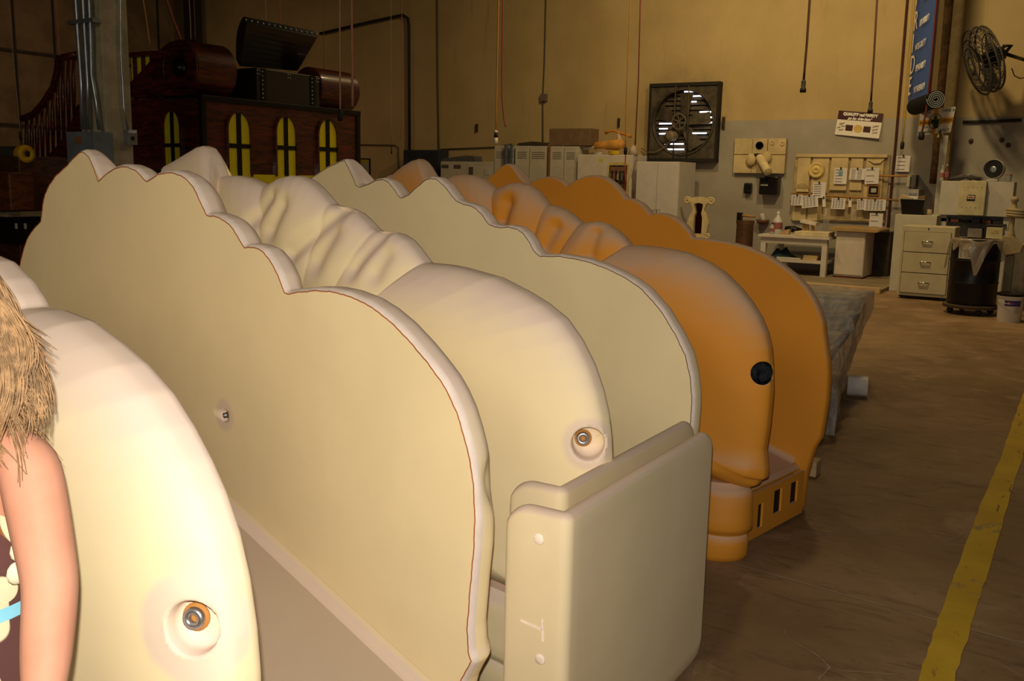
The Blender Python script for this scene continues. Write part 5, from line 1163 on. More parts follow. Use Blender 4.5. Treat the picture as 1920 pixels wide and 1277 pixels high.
# white base cabinet with a slab on it
XC = 16.9; A, Bq = onx(1564, 490, XC), onx(1619, 490, XC); zc = onx(1590, 434, XC)[2]
root = thing('white_base_cabinet', 'white base cabinet with a worn wooden top beside the bench', 'cabinet', (XC+.4, (A[1]+Bq[1])/2, HPL))
G().box(XC+.02, XC+.75, Bq[1], A[1], HPL+.03, zc).build('body', mwht, root, bevel=.004)
G().box(XC, XC+.019, Bq[1]+.01, A[1]-.005, HPL+.06, zc-.01).build('door', mwht, root, bevel=.004)
G().box(XC+.03, XC+.7, Bq[1]+.02, A[1]-.02, HPL+.001, HPL+.029).build('toe_kick', plain('kick_red', (.16, .04, .02), .8), root)
A2, B2 = onx(1556, 432, XC), onx(1652, 432, XC)
G().prism([(B2[1], zc+.03), (B2[1]+.05, zc+.002), (A2[1]-.06, zc+.002), (A2[1], zc+.035), (A2[1]-.08, zc+.075), (B2[1]+.02, zc+.06)], lambda y, z: (XC-.08, y, z), lambda y, z: (XC+.8, y, z)).build('slab_top', wood('slab_ochre', (.45, .28, .08), (.36, .24, .1), 3, (1, 6, 1)), root, bevel=.006)
# dark recess right of it: low cupboard under the notice rail
A, Bq = onx(1625, 480, 17.3), onx(1658, 480, 17.3); tag(G().box(17.75, WX-.03, Bq[1], A[1], HPL+.001, zc-.02).build('dark_cupboard', plain('cupboard_dark', (.055, .043, .028), .8, var=.25), bevel=.006), 'dark low cupboard between the white cabinet and the partition', 'cupboard')
# brown log, bowl, brush cup at the left of the bench
q = onx(1396, 440, 17.3); zl = onx(1396, 413, 17.3)[2]; root = thing('brown_pedestal', 'round brown wooden pedestal left of the workbench', 'pedestal', (17.3, q[1], HPL))
G().lathe([(.16, HPL+.001), (.17, HPL+.02), (.16, .14), (.155, zl-.1), (.17, zl-.03), (.165, zl), (.0001, zl)], (17.3, q[1], 0), (0, 0, 1), 22).build('pedestal_post', wood('brown_post', (.13, .055, .022), (.07, .03, .014)), root, smooth=True, angle=40)
q2 = onx(1408, 402, 17.25); root = thing('wooden_clamp', 'wooden bar clamp lying on the brown pedestal', 'clamp', (17.25, q[1], zl+.003))
G().tube([(17.25, q[1]+.08, zl+.09), (17.25, q[1]-.2, zl+.075)], .022, 8).build('bar', plain('clamp_wood', (.42, .22, .06), .6), root, smooth=True)
G().box(17.2, 17.3, q[1]+.05, q[1]+.14, zl+.003, zl+.14).build('jaw', mblk, root, bevel=.01)
q = onx(1430, 412, WX-.12); root = thing('wall_bowl', 'brown half-bowl fixed on the wall holding a white can', 'bowl', (WX-.12, q[1], q[2]-.06))
G().lathe([(.03, -.09), (.09, -.07), (.135, 0), (.125, 0), (.08, -.055), (.0001, -.06)], q, (0, 0, 1), 20).build('bowl', plain('bowl_brown', (.14, .065, .03), .7), root, smooth=True)
G().box(q[0]+.1, WX-.002, q[1]-.04, q[1]+.04, q[2]-.06, q[2]).build('bracket', mblk, root)
tag(G().lathe([(.045, 0), (.05, .01), (.05, .14), (.04, .15), (.0001, .15)], q+[0, -.02, -.03], (0, .3, 1), 16).build('white_can', plain('can_white', (.62, .58, .54), .4), smooth=True, angle=40), 'small tilted white can standing in the wall bowl', 'can')
# lyre shaped mirror
q = onx(1310, 405, 17.1); z0, z1 = onx(1310, 446, 17.1)[2], onx(1310, 369, 17.1)[2]; H = z1-z0; root = thing('lyre_mirror', 'cream lyre-shaped frame with scroll ears round a mirror', 'mirror frame', (17.1, q[1], 0))
cyy = q[1]; mly = plain('lyre_cream', (.62, .50, .27), .6)
prof = [(.06, 1.0), (.15, .97), (.19, .9), (.14, .8), (.11, .68), (.17, .52), (.21, .36), (.19, .18), (.15, .05), (.20, .0)]
out = [(cyy+w, z0+H*h) for w, h in prof]+[(cyy-w, z0+H*h) for w, h in prof[::-1]]
inn = [(cyy+min(w*.55, .085), z0+H*(.1+.75*h)) for w, h in prof]+[(cyy-min(w*.55, .085), z0+H*(.1+.75*h)) for w, h in prof[::-1]]
g = G(); cl = lambda l: l+l[:1]
g.grid([[(17.13, *p) for p in cl(out)], [(17.06, *p) for p in cl(out)], [(17.06, *p) for p in cl(inn)], [(17.13, *p) for p in cl(inn)], [(17.13, *p) for p in cl(out)]]); g.build('frame', mly, root, weld=True)
for s in (-1, 1):
    c_ = np.array([17.08, cyy+s*.235, z0+H*.9]); G().tube([c_+np.array([0, math.cos(a)*s, math.sin(a)])*(.02+.055*a/(3.2*math.pi)) for a in np.linspace(0, 3.2*math.pi, 40)], .02, 7).build('ear_scroll', mly, root, smooth=True)
    c_ = np.array([17.08, cyy+s*.20, z0+H*.05]); G().tube([c_+np.array([0, math.cos(a)*s, math.sin(a)])*(.015+.04*a/(3*math.pi)) for a in np.linspace(0, 3*math.pi, 30)], .016, 7).build('foot_scroll', mly, root, smooth=True)
mm, N, L, B = nt('mirror_glass'); B.inputs['Metallic'].default_value = 1; B.inputs['Roughness'].default_value = .08; B.inputs['Base Color'].default_value = (.5, .45, .38, 1)
G().prism(inn, lambda y, z: (17.11, y, z), lambda y, z: (17.12, y, z)).build('mirror', mm, root)
G().box(17.06, 17.2, cyy-.2, cyy+.2, z0-.02, z0+.005).build('stand', mly, root); G().box(17.08, 17.18, cyy-.05, cyy+.05, 0, z0-.02).build('post', mly, root)

# ------------------------------------------------------------------ right-hand corner: partition, drawers, drum, bucket, desk
# white partition behind the drawers
XPt = 15.9; A, Bq = onx(1672, 480, XPt), onx(1692, 480, XPt); zp = onx(1685, 402, XPt)[2]
tag(G().box(XPt, XPt+.9, Bq[1]-.45, A[1], .001, zp).build('white_partition', plain('partition_white', (.50, .46, .36), .6, var=.05), bevel=.006), 'white cabinet end standing behind the drawer unit', 'cabinet')
# black tote full of card
q0, q1 = onx(1686, 412, XPt+.1), onx(1731, 416, XPt+.1); zz = zp+.003; zt = zz+.23
root = thing('black_tote', 'black plastic tote of cardboard scraps on the white cabinet', 'tote', (XPt+.25, (q0[1]+q1[1])/2, zz))
g = G(); x0, x1, ya, yb = XPt+.06, XPt+.44, q1[1], q0[1]; k = .03
g.grid([[(x0+k, ya+k, zz), (x1-k, ya+k, zz), (x1-k, yb-k, zz), (x0+k, yb-k, zz), (x0+k, ya+k, zz)], [(x0, ya, zt), (x1, ya, zt), (x1, yb, zt), (x0, yb, zt), (x0, ya, zt)], [(x0+.012, ya+.012, zt), (x1-.012, ya+.012, zt), (x1-.012, yb-.012, zt), (x0+.012, yb-.012, zt), (x0+.012, ya+.012, zt)], [(x0+k+.01, ya+k+.01, zz+.01), (x1-k-.01, ya+k+.01, zz+.01), (x1-k-.01, yb-k-.01, zz+.01), (x0+k+.01, yb-k-.01, zz+.01), (x0+k+.01, ya+k+.01, zz+.01)]])
g.f.append((0, 1, 2, 3)); g.mi.append(0); g.build('tub', mblk, root)
G().tube([(x0, ya, zt), (x1, ya, zt), (x1, yb, zt), (x0, yb, zt), (x0, ya, zt)], .012, 6).build('rim', mblk, root)
for i, (u, w, h, m_) in enumerate(((.8, .10, .11, 'cardboard_pale'), (.55, .09, .09, 'paper_white'), (.3, .10, .10, 'cardboard_dark'))):
    yy = ya+(yb-ya)*u; col = {'cardboard_pale': (.5, .38, .2), 'paper_white': (.72, .66, .63), 'cardboard_dark': (.2, .12, .05)}[m_]
    tag(G().obox((x0+.15+.05*i, yy, zt+.0), (0, .9, .25-.25*i), (1, 0, 0), (0, -.25+.25*i, .9), w, .12, .055).build('card_scrap', plain(m_, col, .8), bevel=.004), ('pale folded card sticking out at the left of the tote', 'white paper bundle in the middle of the tote', 'brown card sticking out at the right of the tote')[i], 'card', 'scraps in the tote')
q = onx(1742, 388, XPt+.3); tag(G().lathe([(.05, 0), (.055, .01), (.045, .08), (.0001, .085)], (XPt+.3, q[1], zp+.003), (0, 0, 1), 14).build('tan_cup', plain('cup_tan', (.5, .38, .22), .6), smooth=True), 'small tan cup right of the black tote', 'cup')
# drawer unit on castors
XD = 14.95; p0, p1 = onx(1683, 480, XD), onx(1795, 480, XD); yl, yr = onx(1694, 425, XD)[1]*.5+onx(1679, 553, XD)[1]*.5, onx(1799, 432, XD)[1]*.5+onx(1771, 557, XD)[1]*.5
zt, zb = onx(1745, 425, XD)[2], onx(1725, 556, XD)[2]
mdr = plain('drawer_cream', (.50, .43, .27), .5, var=.05); root = thing('drawer_cabinet', 'cream steel three-drawer cabinet on castors', 'drawer cabinet', (XD+.3, (yl+yr)/2, 0))
G().box(XD+.015, XD+.55, yr, yl, zb, zt).build('body', mdr, root, bevel=.008)
dh = (zt-zb-.12)/3
for k in range(3):
    z = zb+.04+k*dh; d = G().box(XD, XD+.0145, yr+.05, yl-.04, z+.006, z+dh-.006).build('drawer', mdr, root, bevel=.003)
    G().box(XD+.0105, XD+.0149, yr+.042, yl-.032, z-.001, z+dh+.001).build('drawer_gap', mgrv, root)
    ym = (yl+yr)/2; zc = z+dh*.55; G().tube([(XD, ym+.07, zc), (XD-.03, ym+.06, zc), (XD-.03, ym-.06, zc), (XD, ym-.07, zc)], .011, 8).build('handle', plain('chrome', (.6, .6, .58), .2, .95), d, smooth=True)
G().lathe([(.012, 0), (.010, .006), (.0001, .007)], (XD+.014, (yl+yr)/2, zt-.035), (-1, 0, 0), 12).build('lock', mdark, root)
for x in (XD+.08, XD+.47):
    for y in (yl-.08, yr+.08):
        w = G().lathe([(.001, -.022), (.07, -.022), (.075, 0), (.07, .022), (.001, .022)], (x, y, .076), (1, 0, 0), 18).build('castor', plain('castor_black', (.03, .026, .022), .6), root, smooth=True, angle=40)
        G().box(x-.03, x+.03, y-.035, y+.035, .14, zb+.002).build('fork', mpipe, w)
# black drum on a dolly with a bag hanging out
qb = onz(1813, 592); DX, DY = qb[0]+.28, qb[1]; zd = .13; Rd = .30; zt = onx(1815, 447, DX)[2]
root = thing('black_drum', 'black steel drum on a wheeled dolly with a label', 'drum', (DX, DY, 0))
mdrum = plain('drum_black', (.010, .009, .010), .34, var=.3, spec=.3)
G().lathe([(Rd*.97, zd), (Rd, zd+.02), (Rd, zd+.28), (Rd*1.03, zd+.295), (Rd, zd+.31), (Rd, zd+.57), (Rd*1.03, zd+.585), (Rd, zd+.60), (Rd, zt-.02), (Rd*1.03, zt-.01), (Rd*1.02, zt), (Rd*.96, zt), (Rd*.96, zd+.05), (.001, zd+.05)], (DX, DY, 0), (0, 0, 1), 36).build('drum_shell', mdrum, root, smooth=True, angle=50)
G().lathe([(.001, .085), (Rd*1.12, .085), (Rd*1.14, .10), (Rd*1.14, .125), (Rd*1.0, .129), (.001, .129)], (DX, DY, 0), (0, 0, 1), 30).build('dolly', plain('dolly_brown', (.09, .06, .035), .8), root, smooth=True, angle=40)
for a in range(4): G().lathe([(.001, -.02), (.04, -.02), (.042, 0), (.04, .02), (.001, .02)], (DX+.26*math.cos(a*1.57+.5), DY+.26*math.sin(a*1.57+.5), .043), (1, .3, 0), 14).build('castor', MATS['castor_black'], root, smooth=True)
def drumpt(ang, z, r=1.02): return (DX-Rd*r*math.cos(ang), DY-Rd*r*math.sin(ang), z)
G().grid([[drumpt(a, z, 1.012) for a in np.linspace(-.62, -.05, 8)] for z in (zt-.25, zt-.05)]).build('drum_label', plain('label_cream', (.50, .46, .36), .6), root)
g = G()
for i in range(6):
    for c_ in (-.55, -.17): z = zt-.08-.026*i; g.grid([[drumpt(a, zz, 1.016) for a in (c_, c_+.09)] for zz in (z, z-.012)])
g.build('label_print', mink, root)
mbg = glassy('dusty_bag', (.48, .38, .27), .55, .3)
rows = []
for a in np.linspace(-1.9, 1.7, 44):
    drop = .10+.30*math.exp(-((a-.15)/.35)**2)+.10*math.exp(-((a+1.5)/.3)**2)*3+.05*math.sin(a*7)+.04*math.sin(a*13); row = []
    for v in np.linspace(0, 1, 9):
        r = 1.05+.05*math.sin(a*11+v*4)*v+.12*v*(1 if abs(a) > 1.0 else .3); row.append(drumpt(a, zt+.012-drop*v if v > 0 else zt+.012, r if v > 0 else .95))
    rows.append(row)
G().grid(rows); tag(G().grid(rows).build('drum_liner_bag', mbg, smooth=True), 'dusty clear liner bag drooping over the drum rim', 'plastic bag')
# bucket
qb = onz(1889, 605); Rb = .15; BX, BY = qb[0]+.15, qb[1]; hb = .355
root = thing('white_bucket', 'white plastic bucket with a black lid and a purple label', 'bucket', (BX, BY, 0))
G().lathe([(.001, 0), (Rb*.9, 0), (Rb*.91, .01), (Rb, hb-.05), (Rb*1.06, hb-.045), (Rb*1.06, hb-.03), (Rb, hb-.028), (.001, hb-.028)], (BX, BY, 0), (0, 0, 1), 30).build('pail', plain('pail_white', (.62, .55, .48), .45, var=.06), root, smooth=True, angle=40)
G().lathe([(Rb*1.08, hb-.027), (Rb*1.10, hb-.02), (Rb*1.10, hb), (Rb*1.0, hb+.004), (Rb*.97, hb-.005), (.001, hb-.004)], (BX, BY, 0), (0, 0, 1), 30).build('lid', mblk, root, smooth=True, angle=40)
def bpt(ang, z, r): rad = Rb*(.91+.09*(z-.01)/(hb-.06))+r; d = -math.atan2(BY, BX); return (BX-rad*math.cos(ang+.06), BY-rad*math.sin(ang+.06), z)
G().grid([[bpt(a, z, .0015) for a in np.linspace(-.45, .85, 12)] for z in (.205, .275)]).build('purple_label', plain('label_purple', (.05, .035, .16), .5), root)
g = G()
for i in range(4): g.grid([[bpt(a, z, .0015) for a in np.linspace(.35, .8, 5)] for z in (.19-.02*i, .184-.02*i)])
g.build('label_print', mink, root)
g = G(); g.grid([[bpt(a, z, .0025) for a in (-.2, -.05)] for z in (.225, .262)]); g.build('red_mark', plain('mark_red', (.5, .05, .06), .5), root)
G().tube([bpt(a, hb-.07-.05*math.sin((a+1.5)/3*math.pi), .012) for a in np.linspace(-1.5, 1.5, 16)], .003, 5).build('bail_handle', mgal, root, smooth=True)
# desk with a white hood panel, small electrical panel, fan and clutter on it
XH = 16.3; y0, y1, z0, z1 = rect(1762, 340, 1899, 405, XH)
root = thing('white_wall_unit', 'long white wall unit on legs behind the drawers and drum', 'wall unit', (XH+.3, (y0+y1)/2, 0))
mun = plain('unit_white', (.47, .43, .36), .6, var=.05)
G().box(XH, XH+.5, y0, y1, z0, z1).build('unit_body', mun, root, bevel=.006)
for y in (y0+.02, y1-.12): G().box(XH+.05, XH+.12, y, y+.08, 0, z0-.001).build('leg', mun, root)
zd_ = onx(1830, 446, XH)[2]; G().box(XH-.15, XH+.5, y0, y1, zd_-.04, zd_).build('desk_top', mun, root, bevel=.004)
G().box(XH+.45, XH+.48, y0+.1, y1-.1, zd_, z0-.001).build('back_board', plain('unit_grey', (.30, .27, .22), .7), root)
G().box(XH+.0, XH+.44, y0+.05, y1-.35, z0-.14, z0-.11).build('under_shelf', plain('shelf_dark', (.05, .045, .04), .7), root)
# clutter on the under shelf
for k in range(6):
    yy = y0+.12+k*.15; tag(G().box(XH+.05, XH+.3, yy, yy+.12, z0-.109, z0-.109+.035+.015*(k % 3)).build('shelf_tool', plain('tool_%d' % (k % 3), ((.03, .028, .025), (.16, .05, .035), (.09, .085, .08))[k % 3], .6), bevel=.006),
        'small case on the shelf under the white wall unit, %s from the right' % ('first', 'second', 'third', 'fourth', 'fifth', 'sixth')[k], 'tool case', 'cases on the dark shelf')
v = rect(1797, 339, 1847, 404, XH-.14); root = thing('breaker_panel', 'cream breaker panel with rivet rows and a small logo plate', 'breaker panel', (XH-.07, (v[0]+v[1])/2, v[2]))
G().box(XH-.13, XH-.001, v[0], v[1], v[2], v[3]).build('panel_door', plain('breaker_cream', (.50, .43, .25), .5), root, bevel=.008)
for zq in (v[2]+.12, v[3]-.1):
    for k in range(5): G().ball((XH-.131, v[0]+.06+(v[1]-v[0]-.12)*k/4, zq), .006, 6, 4).build('rivet', mgrv, root)
cq = onx(1821, 371, XH-.134); G().prism([(cq[1]-.055, cq[2]-.045), (cq[1]+.06, cq[2]-.045), (cq[1]+.06, cq[2]+.02), (cq[1]+.04, cq[2]+.045), (cq[1]-.055, cq[2]+.045)], lambda y, z: (XH-.135, y, z), lambda y, z: (XH-.1305, y, z)).build('logo_plate', mdark, root)
G().box(XH-.137, XH-.1351, cq[1]-.045, cq[1]+.05, cq[2]-.018, cq[2]+.032).build('logo_field', plain('logo_cream', (.5, .42, .3), .5), root)
text('logo_text', 'MAIN', (XH-.138, cq[1]+.04, cq[2]-.008), WY, UZ, .024, plain('logo_red', (.35, .04, .03), .5), root) if False else G().box(XH-.1385, XH-.1371, cq[1]-.035, cq[1]+.04, cq[2]-.004, cq[2]+.014).build('logo_bar', plain('logo_red', (.35, .04, .03), .5), root)
zt = z1+.003
fc = onx(1863, 320, XH+.2); fa = np.array([-1., .12, .05]); fa /= np.linalg.norm(fa); Rq = .155
root = thing('small_blower', 'small round white-rimmed fan standing on the wall unit', 'fan', (XH+.2, fc[1], zt)); c_ = np.array([XH+.2, fc[1], zt+Rq+.03])
G().lathe([(Rq*.85, -.08), (Rq, -.06), (Rq, .03), (Rq*.94, .045), (Rq*.88, .03), (Rq*.86, -.05), (.001, -.05)], c_, fa, 28).build('casing', plain('blower_white', (.42, .4, .36), .5), root, smooth=True, angle=40)
G().lathe([(Rq*.84, .0), (Rq*.84, .012), (.001, .012)], c_, fa, 24).build('grille', mblk, root)
for r in (.3, .5, .7): 
    uu = np.cross(fa, UZ); uu /= np.linalg.norm(uu); vv = np.cross(uu, fa)
    G().tube([c_+fa*.016+(uu*math.cos(a)+vv*math.sin(a))*Rq*r for a in np.linspace(0, 2*math.pi, 24)], .004, 5, False).build('grille_ring', mgd, root)
G().lathe([(Rq*.34, .012), (Rq*.34, .03), (Rq*.2, .035), (.001, .03)], c_, fa, 18).build('hub', mgal, root, smooth=True)
G().box(XH+.1, XH+.3, fc[1]-.08, fc[1]+.08, zt, zt+.035).build('foot', plain('blower_white', (.42, .4, .36), .5), root, bevel=.01)
q = onx(1891, 335, XH+.15); root = thing('grey_cup', 'grey cup with a red rim beside the small fan', 'cup', (XH+.15, q[1], zt)); G().lathe([(.03, 0), (.04, .01), (.045, .10), (.04, .10), (.035, .015), (.001, .015)], (XH+.15, q[1], zt), (0, 0, 1), 16).build('cup_body', plain('cup_grey', (.28, .29, .28), .5), root, smooth=True, angle=40); G().lathe([(.04, .10), (.047, .102), (.045, .112), (.04, .11)], (XH+.15, q[1], zt), (0, 0, 1), 16).build('cup_rim', plain('rim_red', (.35, .06, .05), .5), root, smooth=True)
q = onx(1773, 333, XH+.1); bottle('brown bottle at the left end of the wall unit', 1774, 335, .26, .04, plain('bottle_brown', (.14, .06, .02), .3), mpl, XH+.1, zt)
q = onx(1768, 333, XH+.1); bottle('clear bottle at the left end of the wall unit', 1766, 335, .24, .03, plain('bottle_clear', (.4, .38, .34), .2), mpl, XH+.05, zt)
for k, (p0, p1) in enumerate(((1780, 1838), (1785, 1822), (1800, 1842))):
    A, Bq = onx(p0, 334, XH+.1+.1*k), onx(p1, 336, XH+.1+.1*k); h = .03+.02*k
    tag(G().tube([(XH+.1+.1*k, A[1], zt+.03), (XH+.08+.1*k, (A[1]+Bq[1])/2, zt+.035+h), (XH+.12+.1*k, Bq[1], zt+.03)], .026, 8).build('rolled_sheet', plain('clutter_%d' % k, ((.06, .055, .05), (.10, .06, .04), (.2, .19, .17))[k], .6), smooth=True), ('dark rolled sheet nearest on top of the wall unit', 'brown rolled sheet in the middle of the wall unit top', 'pale rolled sheet at the back of the wall unit top')[k], 'roll', 'rolls on the wall unit')
# desk items
zt = zd_+.003; v = rect(1814, 429, 1841, 446, XH); tag(G().box(XH, XH+.25, v[0], v[1], zt, zt+.14).build('grey_box', plain('desk_grey', (.20, .17, .14), .6), bevel=.008), 'plain grey box on the desk behind the drum', 'box')
v = rect(1849, 425, 1880, 450, XH-.1); root = thing('cream_box', 'cream box with a faded print on the desk above the drum', 'box', (XH, (v[0]+v[1])/2, zt)); G().box(XH-.1, XH+.2, v[0], v[1], zt, zt+.17).build('carton', plain('carton_cream', (.48, .42, .25), .6), root, bevel=.006); G().box(XH-.103, XH-.099, v[0]+.06, v[1]-.06, zt+.08, zt+.13).build('faded_print', plain('print_faded', (.40, .30, .12), .6, var=.3, scale=30), root)
# white plank and small bell by the sign
XK = 16.9; A, Bq = onx(1758, 330, XK), onx(1770, 330, XK); zt, zb = onx(1766, 254, XK)[2], onx(1750, 402, XK)[2]
tag(G().box(XK, XK+.04, onx(1771, 330, XK)[1], onx(1757, 330, XK)[1], 0.001, zt).build('white_plank', plain('plank_white', (.50, .46, .37), .6), bevel=.005), 'tall narrow white plank standing under the safety sign', 'plank')
q = onx(1762, 252, XK-.06); root = thing('small_bell', 'small brass-coloured bell fixed on the white plank', 'bell', (XK-.06, q[1], q[2]-.08)); G().lathe([(.055, 0), (.05, .015), (.03, .06), (.022, .10), (.001, .11)], (XK-.06, q[1], q[2]-.06), (0, 0, 1), 16).build('bell_cup', plain('brass', (.30, .22, .10), .4, .6), root, smooth=True); G().box(XK-.06, XK+.006, q[1]-.01, q[1]+.01, q[2]+.04, q[2]+.06).build('bell_bracket', mblk, root)
# turned wooden carving leaning at the right edge, and the grey sheet
XS_ = 14.4; q = onx(1903, 400, XS_); mcv = plain('carving_tan', (.34, .26, .14), .6, var=.12)
root = thing('turned_carving', 'tan turned baluster carving at the right edge', 'carving', (XS_, q[1], 0)); zc_ = lambda py: onx(1903, py, XS_)[2]
G().lathe([(.02, zc_(368)), (.045, zc_(372)), (.05, zc_(376)), (.03, zc_(380)), (.035, zc_(388)), (.06, zc_(392)), (.03, zc_(400)), (.028, zc_(430)), (.05, zc_(440)), (.055, zc_(444)), (.03, zc_(450))], (XS_, q[1]+.02, 0), (0, 0, 1), 18).build('spindle', mcv, root, smooth=True)
for k, py in enumerate((393, 398, 403)): G().tube([(XS_-.03, onx(1888, py, XS_)[1], zc_(py)), (XS_-.06, q[1], zc_(py)-.01), (XS_-.03, onx(1925, py+2, XS_)[1], zc_(py+3))], [.02, .03, .025], 8).build('carved_hand', mcv, root, smooth=True)
G().prism([(q[1]+.16, zc_(452)), (q[1]+.10, zc_(442)), (q[1]-.02, zc_(443)), (q[1]-.14, zc_(462)), (q[1]-.12, zc_(474)), (q[1]+.06, zc_(480))], lambda y, z: (XS_-.06, y, z), lambda y, z: (XS_+.06, y, z)).build('fan_base', mcv, root, bevel=.012)
G().tube([(XS_, q[1]-.05, zc_(470)), (XS_, q[1]-.3, zc_(440))], .022, 8).build('arm', mcv, root, smooth=True)
G().box(XS_-.05, XS_+.05, q[1]-.05, q[1]+.05, 0.0, zc_(478)).build('post', mgrv, root)
XG = 14.7; A, Bq = onx(1880, 500, XG), onx(1935, 500, XG); z1_, z0_ = onx(1900, 450, XG)[2], .003
tag(G().prism([(Bq[1]-.3, z0_), (A[1], z0_), (A[1]-.01, onx(1882, 490, XG)[2]), (Bq[1]+.1, z1_), (Bq[1]-.3, z1_+.1)], lambda y, z: (XG+.1*z, y, z), lambda y, z: (XG+.025+.1*z, y, z)).build('grey_sheet', plain('sheet_grey', (.16, .135, .10), .7)), 'dark grey sheet leaning beside the bucket', 'sheet')
# small box rack on the wall rail by the sheet
v = rect(1701, 355, 1722, 380, 17.6); root = thing('leaflet_holder', 'pale leaflet holder behind the black tote', 'leaflet holder', (17.6, (v[0]+v[1])/2, v[2]))
G().box(17.6, WX-.05, v[0], v[1], v[2], v[3]).build('holder', plain('holder_grey', (.42, .40, .40), .6), root, bevel=.004); G().box(17.596, 17.6, v[0]+.02, v[1]-.02, (v[2]+v[3])/2-.03, (v[2]+v[3])/2+.05).build('print', mink, root)
v = rect(1700, 331, 1706, 350, 17.9); tag(G().box(17.9, WX-.001, v[0]+.0, v[1], v[2], v[3]).build('wall_switch', plain('switch_cream', (.5, .46, .34), .5), bevel=.004), 'cream switch box on the wall above the leaflet holder', 'switch')
v = rect(1708, 328, 1717, 350, 17.9); tag(G().box(17.9, WX-.001, v[0], v[1], v[2], v[3]).build('grey_switch', plain('switch_grey', (.12, .10, .085), .5), bevel=.004), 'dark grey control box beside the cream switch', 'control box')
for px, py, l in ((1878, 262, 'rusty bolt stub on the wall under the round wall fan'), (1890, 272, 'dark stub on the wall left of the edge under the fan'), (1820, 264, 'small rusty patch box right of the safety sign')):
    v = onx(px, py, WX-.05); tag(G().lathe([(.04, 0), (.035, .03), (.02, .05), (.001, .05)], [WX-.002, v[1], v[2]], (-1, 0, 0), 12).build('wall_stub', plain('stub_rust', (.10, .05, .03), .8), smooth=True), l, 'stub')
q = onx(1890, 227, WX); pipe('dark horizontal pipe on the wall below the round fan', [(1805, 229), (1850, 228), (1915, 225)], WX-.04, .026, mpipe)

# ------------------------------------------------------------------ the girl at the left edge
F0 = toworld(np.array([.33, 1.33, 0.0])); dirc = -F0/np.linalg.norm(F0); dirc[2] = 0     # faces the camera
GX = np.array([-dirc[1], dirc[0], 0]); GX = GX if GX@rt > 0 else -GX                      # image right
GY = -dirc
sh = onx(88, 815, 1); 
def at_depth(px, py, d): r = ray(px, py); return EYE+r*d
DG = 1.33
shoulder = at_depth(50, 838, DG); elbow = at_depth(96, 1095, DG-.03); wrist = at_depth(78, 1350, DG-.10)
tc = at_depth(-112, 900, DG+.02); 
def loc(p): d = p-np.array([tc[0], tc[1], 0]); return np.array([d@GX, d@GY, p[2]])
root = thing('person', 'girl in a brown flowered halter dress standing at the left edge', 'person', (tc[0], tc[1], 0), math.atan2(GX[1], GX[0]))
Z0 = shoulder[2]; S_ = loc(shoulder); E_ = loc(elbow); W_ = loc(wrist)
def skin(name, verts, edges, radii, mat, lvl=2):
    me = bpy.data.meshes.new(name); me.from_pydata([tuple(map(float, v)) for v in verts], edges, []); o = bpy.data.objects.new(name, me); COL.objects.link(o)
    md = o.modifiers.new('s', 'SKIN'); md.use_smooth_shade = True
    for i, r in enumerate(radii):
        me.skin_vertices[0].data[i].radius = (r, r) if not hasattr(r, '__len__') else r
    me.skin_vertices[0].data[0].use_root = True
    sb_ = o.modifiers.new('b', 'SUBSURF'); sb_.levels = lvl; sb_.render_levels = lvl
    bpy.context.view_layer.update(); dg = bpy.context.evaluated_depsgraph_get(); m2 = bpy.data.meshes.new_from_object(o.evaluated_get(dg)); bpy.data.objects.remove(o)
    m2.materials.clear(); m2.materials.append(mat); m2.polygons.foreach_set('use_smooth', [True]*len(m2.polygons)); return m2
def put(name, me, parent): o = bpy.data.objects.new(name, me); COL.objects.link(o); o.parent = parent; WM[o.name] = WM[parent.name]; return o
def skinmat():
    m, N, L, B = nt('skin'); c = coords(N); L.new(mixc(N, L, ramp(N, L, noise(N, L, 9, 4, .6, c), .3, .7), (.52, .235, .145), (.58, .28, .18)), B.inputs['Base Color'])
    B.inputs['Specular IOR Level'].default_value = .2; B.inputs['Roughness'].default_value = .6; B.inputs['Subsurface Weight'].default_value = .12; B.inputs['Subsurface Radius'].default_value = (.02, .008, .004); B.inputs['Subsurface Scale'].default_value = .5; return m
msk = skinmat()
sx = S_[0]
V = [(0, 0, Z0-.42), (0, 0, Z0-.24), (0, 0, Z0-.08), (0, .0, Z0+.02), (0, -.005, Z0+.10), (0, -.02, Z0+.20), (0, -.015, Z0+.27),
     (sx*.62, .0, Z0+.0), (sx, S_[1], Z0-.012), tuple((S_*.45+E_*.55)), tuple(E_), tuple(E_*.45+W_*.55), tuple(W_),
     (-sx*.62, 0, Z0), (-sx, .0, Z0-.015), (-sx-.04, .0, Z0-.13), (-sx-.06, -.0, Z0-.25), (-sx-.05, -.06, Z0-.36), (-sx-.04, -.1, Z0-.44),
     (.07, 0, Z0-.50), (.075, 0, Z0-.80), (.075, .01, .10), (.08, -.07, .035), (-.07, 0, Z0-.50), (-.075, 0, Z0-.80), (-.075, .01, .10), (-.08, -.07, .035)]
Ed = [(0, 1), (1, 2), (2, 3), (3, 4), (4, 5), (5, 6), (2, 7), (7, 8), (8, 9), (9, 10), (10, 11), (11, 12), (2, 13), (13, 14), (14, 15), (15, 16), (16, 17), (17, 18), (0, 19), (19, 20), (20, 21), (21, 22), (0, 23), (23, 24), (24, 25), (25, 26)]
Rr = [(.12, .09), (.105, .08), (.11, .08), .05, .045, .085, .07, .052, .047, .044, .040, .036, .024, .05, .042, .036, .032, .028, .022, .07, .05, .034, .03, .07, .05, .034, .03]
body = put('body', skin('body', V, Ed, Rr, msk), root)
